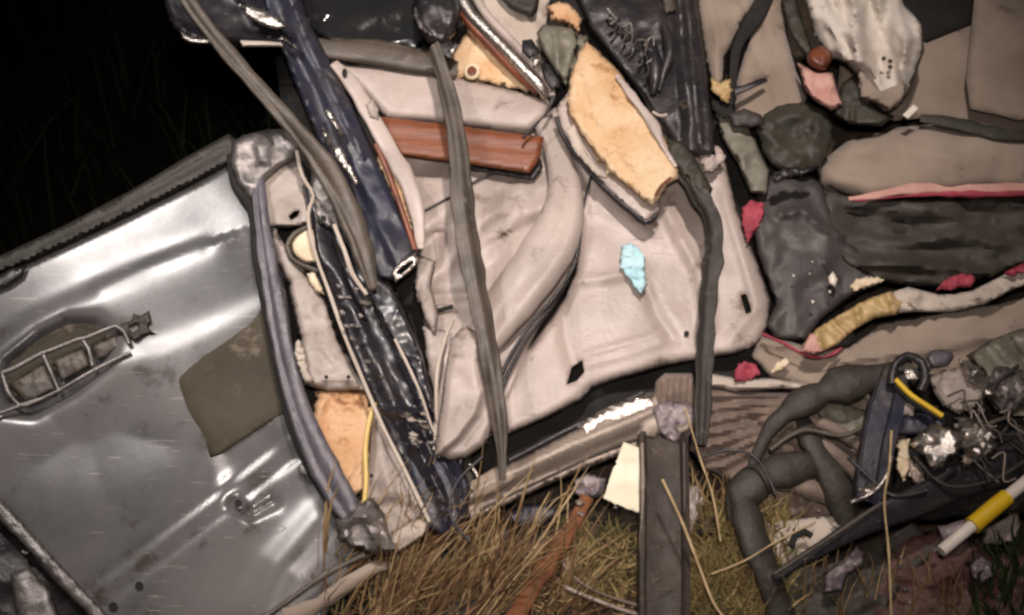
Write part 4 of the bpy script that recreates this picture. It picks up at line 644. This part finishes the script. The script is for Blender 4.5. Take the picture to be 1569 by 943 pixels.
for i in range(14):
    x = 1450 + RNG.rand() * 110; y = 600 + RNG.rand() * 110
    bar('frayed_wire', tubpts([(x, y), (x + 15 + RNG.normal() * 8, y + RNG.normal() * 10), (x + 26 + RNG.normal() * 8, y + 16 + RNG.normal() * 10), (x + 36, y + 30)], 1.5, .125), ('seal', 'hose', 'sill')[i % 3], eng, step=4, seed=i)
cloth('olive_tarp', [(1480, 545), (1520, 520), (1560, 505), (1640, 490), (1640, 700), (1580, 680), (1540, 610)], 'pebble', 'dull olive flap behind the crushed engine part at the right edge', 'flap', folds=(50, 30, 120, .04), off=.035, res=6, edge=(8, .02), noise=(60, .02), seed=35, creases=[('r', [(1545, 520), (1590, 580)], 5, -.02)])
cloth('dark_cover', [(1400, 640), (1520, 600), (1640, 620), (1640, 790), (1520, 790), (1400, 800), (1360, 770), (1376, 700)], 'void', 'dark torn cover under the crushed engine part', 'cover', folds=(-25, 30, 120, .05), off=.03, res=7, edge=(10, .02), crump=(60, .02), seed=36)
st = thing('marker_stick', 'white plastic stick with a yellow sleeve, lying at the lower right', 'stick', (1510, 800))
bar('stick_rod', [(1442, 845, 9, .12), (1500, 797, 9, .12), (1560, 748, 9, .12), (1640, 684, 9, .12)], 'white', st, CIRC, 8)
bar('yellow_sleeve', [(1490, 806, 12.5, .12), (1516, 784, 13, .12), (1543, 762, 12.5, .12)], 'yellow', st, CIRC, 6, wob=.03)
cloth('grey_dish_shard', [(1508, 812), (1530, 800), (1560, 780), (1566, 806), (1552, 832), (1524, 836), (1506, 832)], 'beigedk', 'rounded grey plastic shard under the white stick', 'shard', off=.03, res=4, edge=(6, .012), noise=(30, .01), seed=37)
cloth('maroon_cloth', [(1350, 850), (1390, 820), (1440, 812), (1500, 830), (1560, 850), (1640, 850), (1640, 1000), (1340, 1000), (1330, 900)], 'purple', 'wet maroon and olive cloth on the ground in the bottom right corner', 'cloth', folds=(20, 30, 90, .035), off=-.01, res=7, edge=(16, .03), noise=(60, .026), seed=38)
cloth('clear_film_bag', [(1264, 880), (1290, 856), (1314, 836), (1326, 846), (1322, 868), (1300, 880), (1290, 905), (1262, 910)], 'bag', 'crinkled clear plastic film below the dark wedge bar', 'plastic film', off=.04, res=3.5, edge=(5, .014), crump=(20, .026), seed=39)
cloth('clear_film_bag', [(1486, 865), (1504, 850), (1520, 862), (1522, 884), (1506, 896), (1488, 886)], 'bag', 'small crinkled shiny film scrap on the maroon cloth', 'plastic film', off=.05, res=3, edge=(4, .012), crump=(14, .026), seed=41)
cloth('clear_film_bag', [(878, 735), (900, 725), (932, 735), (925, 760), (900, 770), (880, 758)], 'bag', 'crinkled purple-grey plastic film left of the cream paper', 'plastic film', off=.015, res=3.5, edge=(5, .012), crump=(18, .022), seed=42)
cloth('dark_mat', [(1180, 860), (1260, 870), (1340, 840), (1400, 800), (1440, 840), (1380, 900), (1330, 1000), (1180, 1000)], 'clothdk', 'dark cloth mat under the clear film and wedge bar', 'mat', folds=(-30, 26, 120, .04), off=-.02, res=7, crump=(60, .02), seed=43)
o = bar('glossy_pellet', [(1440, 820, 10, .03), (1470, 812, 14, .035), (1500, 802, 12, .03)], 'bag', None, HALF, 5, wob=.2); tag(o, 'small glossy lump next to the yellow sleeve', 'lump')
cloth('wet_teal_cloth', [(770, 790), (800, 772), (840, 770), (860, 786), (830, 806), (790, 806)], 'navysoft', 'small wet dark blue cloth at the edge of the dry grass', 'cloth', off=-.03, res=4, crump=(30, .012), seed=44)
cloth('mud_sheet', [(860, 790), (900, 770), (975, 790), (984, 870), (984, 1000), (850, 1000), (840, 880)], 'soil', 'flat muddy sheet left of the upright channel', 'mud sheet', off=-.04, res=6, noise=(40, .02), seed=45)
o = bar('rusty_bar', [(900, 762, 9, .02), (880, 800, 12, .02), (850, 850, 13, .01), (810, 910, 14, .0), (770, 990, 14, .0)], 'rust', None, FLAT, 7, wob=.12); tag(o, 'rusty orange steel bar sloping through the dry grass', 'steel bar')
o = bar('pale_stick', tubpts([(865, 900), (900, 915), (945, 932), (990, 946)], 4, .03), 'sill', None, wob=.1); tag(o, 'pale thin stick lying left of the channel foot', 'stick')
o = bar('wire_hoop', tubpts([(868, 850), (862, 862), (880, 885), (910, 905), (950, 920), (978, 928)], 2.6, .02), 'pleat', None, wob=.2); tag(o, 'thin brown looped wire in the grass left of the channel', 'wire')
o = bar('pale_root', [(440, 950, 16, .03), (490, 925, 14, .03), (540, 890, 12, .035), (575, 870, 10, .03), (600, 868, 6, .02)], 'cloth', None, CIRC, 6, wob=.18, seed=3); tag(o, 'lumpy pale root lying below the crumpled foot of the hinge post', 'root')
o = bar('green_stalk', tubpts([(400, 950), (450, 915), (500, 880), (560, 850)], 5, .045), 'seal', None, wob=.2); tag(o, 'thick grey-brown stalk lying along the bottom of the silver door', 'stalk')
for j, (p, lb) in enumerate((([(1015, 735), (1045, 800), (1072, 870), (1094, 925), (1120, 960)], 'long pale straw leaning across the brown upright channel'), ([(1366, 660), (1362, 720), (1355, 770), (1362, 850), (1366, 960)], 'long pale straw standing in front of the wedge bar'), ([(1050, 625), (1072, 700), (1092, 760), (1104, 830)], 'thin bent straw right of the pleated boot'), ([(1090, 880), (1140, 860), (1190, 830), (1250, 800)], 'thin straw leaning toward the pale card'))):
    o = bar('dry_stalk', tubpts(p, 2.0 - .2 * j, .14 if j < 3 else .1), 'strawlt', None, step=9, wob=.12, seed=j); tag(o, lb, 'straw', 'long straws standing in the wreckage')

for i, (p, m_) in enumerate((([(1180, 690), (1230, 660), (1290, 668), (1330, 650)], 'seal'), ([(1300, 700), (1330, 730), (1370, 760), (1420, 752)], 'blackpl'), ([(1400, 700), (1450, 744), (1520, 736), (1580, 700)], 'hose'), ([(1540, 640), (1500, 660), (1490, 700), (1530, 740)], 'seal'), ([(1560, 560), (1520, 600), (1545, 650), (1500, 690)], 'blackpl'), ([(1080, 700), (1120, 690), (1160, 704), (1190, 760)], 'blackpl'), ([(740, 700), (700, 740), (690, 790), (720, 830)], 'blackpl'))):
    o = bar('loose_cable', tubpts(p, 3.4 - .2 * i, .11 if i else .075), m_, None, step=5, wob=.1, seed=i); tag(o, ['thin grey cable sagging over the brown pleated cloth', 'black cable hanging from the foot of the navy bracket', 'dark cable running along the top of the wedge bar', 'grey cable looping below the crushed engine part', 'black cable at the right end of the crushed engine part', 'black cable between the rubber strip and the upright hose', 'black cable dangling below the pale door trim nose'][i], 'cable', 'loose cables in the debris')
for k in range(20):
    x, y = [(RNG.uniform(700, 960), RNG.uniform(735, 790)), (RNG.uniform(1340, 1560), RNG.uniform(840, 930)), (RNG.uniform(1100, 1300), RNG.uniform(770, 850)), (RNG.uniform(1400, 1560), RNG.uniform(600, 740))][k % 4]
    q = RNG.uniform(4, 10); a0 = RNG.uniform(0, 6.3); pts = [(x + q * RNG.uniform(.5, 1) * math.cos(a0 + t), y + q * RNG.uniform(.4, .8) * math.sin(a0 + t)) for t in (0, 1.3, 2.4, 3.6, 5.0)]
    o = sheet('broken_shard', pts, ('sill', 'blackpl', 'beigedk', 'bag', 'greymet')[k % 5], None, .03 if k % 4 != 3 else .12, 3, edge=(2, .003), crump=(9, .008), thick=.003, seed=k + 70); tag(o, 'small %s shard lying %s' % (('dusty brown metal', 'black plastic', 'grey-beige plastic', 'crinkled film', 'dull grey metal')[k % 5], ('just below the sill beam', 'on the maroon cloth', 'near the upright dark hose', 'on the crushed engine part')[k % 4]), 'shard', 'small shards strewn through the debris')

# ------------------------------------------------------------------ grass (uncountable)
def grass(name, material, n, rootf, tipf, wpx, label, seed, bend=.3, roff=(-.10, -.02), toff=(.02, .14)):
    r = np.random.RandomState(seed); V = []; Fc = []
    for i in range(n):
        rx, ry = rootf(r); tx, ty = tipf(r, rx, ry); ro = r.uniform(*roff); to = r.uniform(*toff)
        a = D(rx, ry, ro); b = D(tx, ty, to); mid = (a + b) / 2 + np.array([r.normal() * .02, r.normal() * .01, np.linalg.norm(b - a) * bend * (r.rand() * 1.3 - .35)])
        s = scale_at((rx + tx) / 2, (ry + ty) / 2, .03) * wpx * r.uniform(.35, 1.6)
        ang = r.uniform(-.8, .8); sd = np.array([math.cos(ang), math.sin(ang), 0]) * s; th = np.array([0, -s * .5, 0]); q = len(V)
        for k, t in enumerate((0, .35, .7, 1.0)):
            c = a * (1 - t) ** 2 + 2 * mid * t * (1 - t) + b * t * t; f = (1, .9, .6, .12)[k]
            V += [c - sd * f, c + sd * f, c + th * f * 1.2]
        for k in range(3):
            u = q + 3 * k
            for (i1, i2) in ((0, 1), (1, 2), (2, 0)): Fc.append((u + i1, u + i2, u + 3 + i2, u + 3 + i1))
    o = link(name, V, Fc, material, None, smooth=True); o['kind'] = 'stuff'; o['label'] = label; o['category'] = 'grass'
    return o
CL = [(RNG.uniform(480, 880), RNG.uniform(850, 1030)) for _ in range(34)]
def clump(r, sd=11):
    c = CL[r.randint(len(CL))]; return c[0] + r.normal() * sd, c[1] + r.normal() * sd
grass('dry_grass', 'reddry', 300, lambda r: clump(r), lambda r, x, y: (x + r.uniform(-10, 120), y - r.uniform(20, 140)), 2.0, 'reddish dry grass in front of the wreck', 1)
grass('dry_grass', 'straw', 190, lambda r: clump(r, 14), lambda r, x, y: (x + r.uniform(0, 130), y - r.uniform(30, 170)), 2.0, 'golden dry grass stalks in front of the wreck', 2)
grass('moss', 'moss', 1500, lambda r: (r.uniform(1050, 1200), r.uniform(800, 980)), lambda r, x, y: (x + r.normal() * 26, y - r.uniform(5, 60)), 2.0, 'yellow green moss right of the channel', 3, roff=(-.06, 0), toff=(.0, .07))
grass('moss', 'straw', 500, lambda r: (r.uniform(1050, 1190), r.uniform(770, 970)), lambda r, x, y: (x + r.normal() * 26, y - r.uniform(10, 70)), 1.7, 'straw mixed in the moss right of the channel', 4, roff=(-.05, 0), toff=(.0, .09))
grass('moss', 'moss', 500, lambda r: (r.uniform(868, 975), r.uniform(820, 930)), lambda r, x, y: (x + r.normal() * 22, y - r.uniform(5, 40)), 2.0, 'low yellow green moss left of the channel', 5, toff=(-.04, .02))
grass('brown_litter', 'straw', 500, lambda r: (r.uniform(820, 985), r.uniform(840, 980)), lambda r, x, y: (x + r.normal() * 35, y - r.uniform(-5, 30)), 1.6, 'brown grass litter left of the channel', 6, toff=(-.04, .01))
grass('green_grass', 'leaf', 120, lambda r: (r.uniform(1500, 1640), r.uniform(880, 1020)), lambda r, x, y: (x + r.normal() * 26, y - r.uniform(40, 110)), 2.6, 'green grass at the bottom right corner', 7)
grass('sparse_straw', 'straw', 60, lambda r: (r.uniform(1190, 1480), r.uniform(900, 980)), lambda r, x, y: (x + r.normal() * 22, y - r.uniform(40, 100)), 1.8, 'sparse straw in the lower right', 8)
grass('sparse_straw', 'straw', 40, lambda r: (r.uniform(560, 720), r.uniform(800, 860)), lambda r, x, y: (x + r.uniform(-10, 60), y - r.uniform(30, 100)), 1.3, 'straws around the foot of the blue pillar', 9)
grass('flattened_straw', 'straw', 260, lambda r: (r.uniform(520, 960), r.uniform(790, 960)), lambda r, x, y: (x + r.normal() * 60, y + r.normal() * 22), 2.2, 'flattened straw litter on the soil in front of the wreck', 11, roff=(-.14, -.08), toff=(-.12, -.04))
grass('pale_straw', 'strawlt', 46, lambda r: (r.uniform(520, 860), r.uniform(860, 980)), lambda r, x, y: (x + r.uniform(20, 140), y - r.uniform(60, 180)), 1.7, 'pale straws leaning over the dry grass', 13, toff=(.05, .16))
cloth('muddy_rag', [(560, 860), (640, 820), (740, 800), (850, 810), (870, 900), (840, 1000), (560, 1000)], 'clothdk', 'dark muddy cloth half hidden under the dry grass', 'rag', off=-.075, res=7, folds=(-40, 30, 110, .05), seed=61)
grass('green_grass', 'moss', 170, lambda r: clump(r, 26), lambda r, x, y: (x + r.normal() * 30, y - r.uniform(10, 70)), 1.8, 'green blades mixed into the dry grass', 15, toff=(-.03, .05))
# undergrowth in the gully
r = np.random.RandomState(3); V = []; Fc = []
for i in range(900):
    x = r.uniform(-5, 0.2); y = r.uniform(2.9, 8.5); z = float(ground_z(np.array([x]), np.array([y]))[0])
    h = r.uniform(.15, .6); a = np.array([x, y, z - .02]); b = a + np.array([r.normal() * .2, r.normal() * .15, h]); m_ = (a + b) / 2 + np.array([0, 0, h * .25]); q = len(V); s = r.uniform(.004, .012)
    for k, t in enumerate((0, .5, 1.0)):
        c = a * (1 - t) ** 2 + 2 * m_ * t * (1 - t) + b * t * t; f = (1, .8, .1)[k]; V += [c - np.array([s * f, 0, 0]), c + np.array([s * f, 0, 0])]
    for k in range(2): Fc.append((q + 2 * k, q + 2 * k + 1, q + 2 * k + 3, q + 2 * k + 2))
o = link('undergrowth', V, Fc, 'leaf', None); o['kind'] = 'stuff'; o['label'] = 'dark undergrowth in the gully behind the wreck'; o['category'] = 'undergrowth'
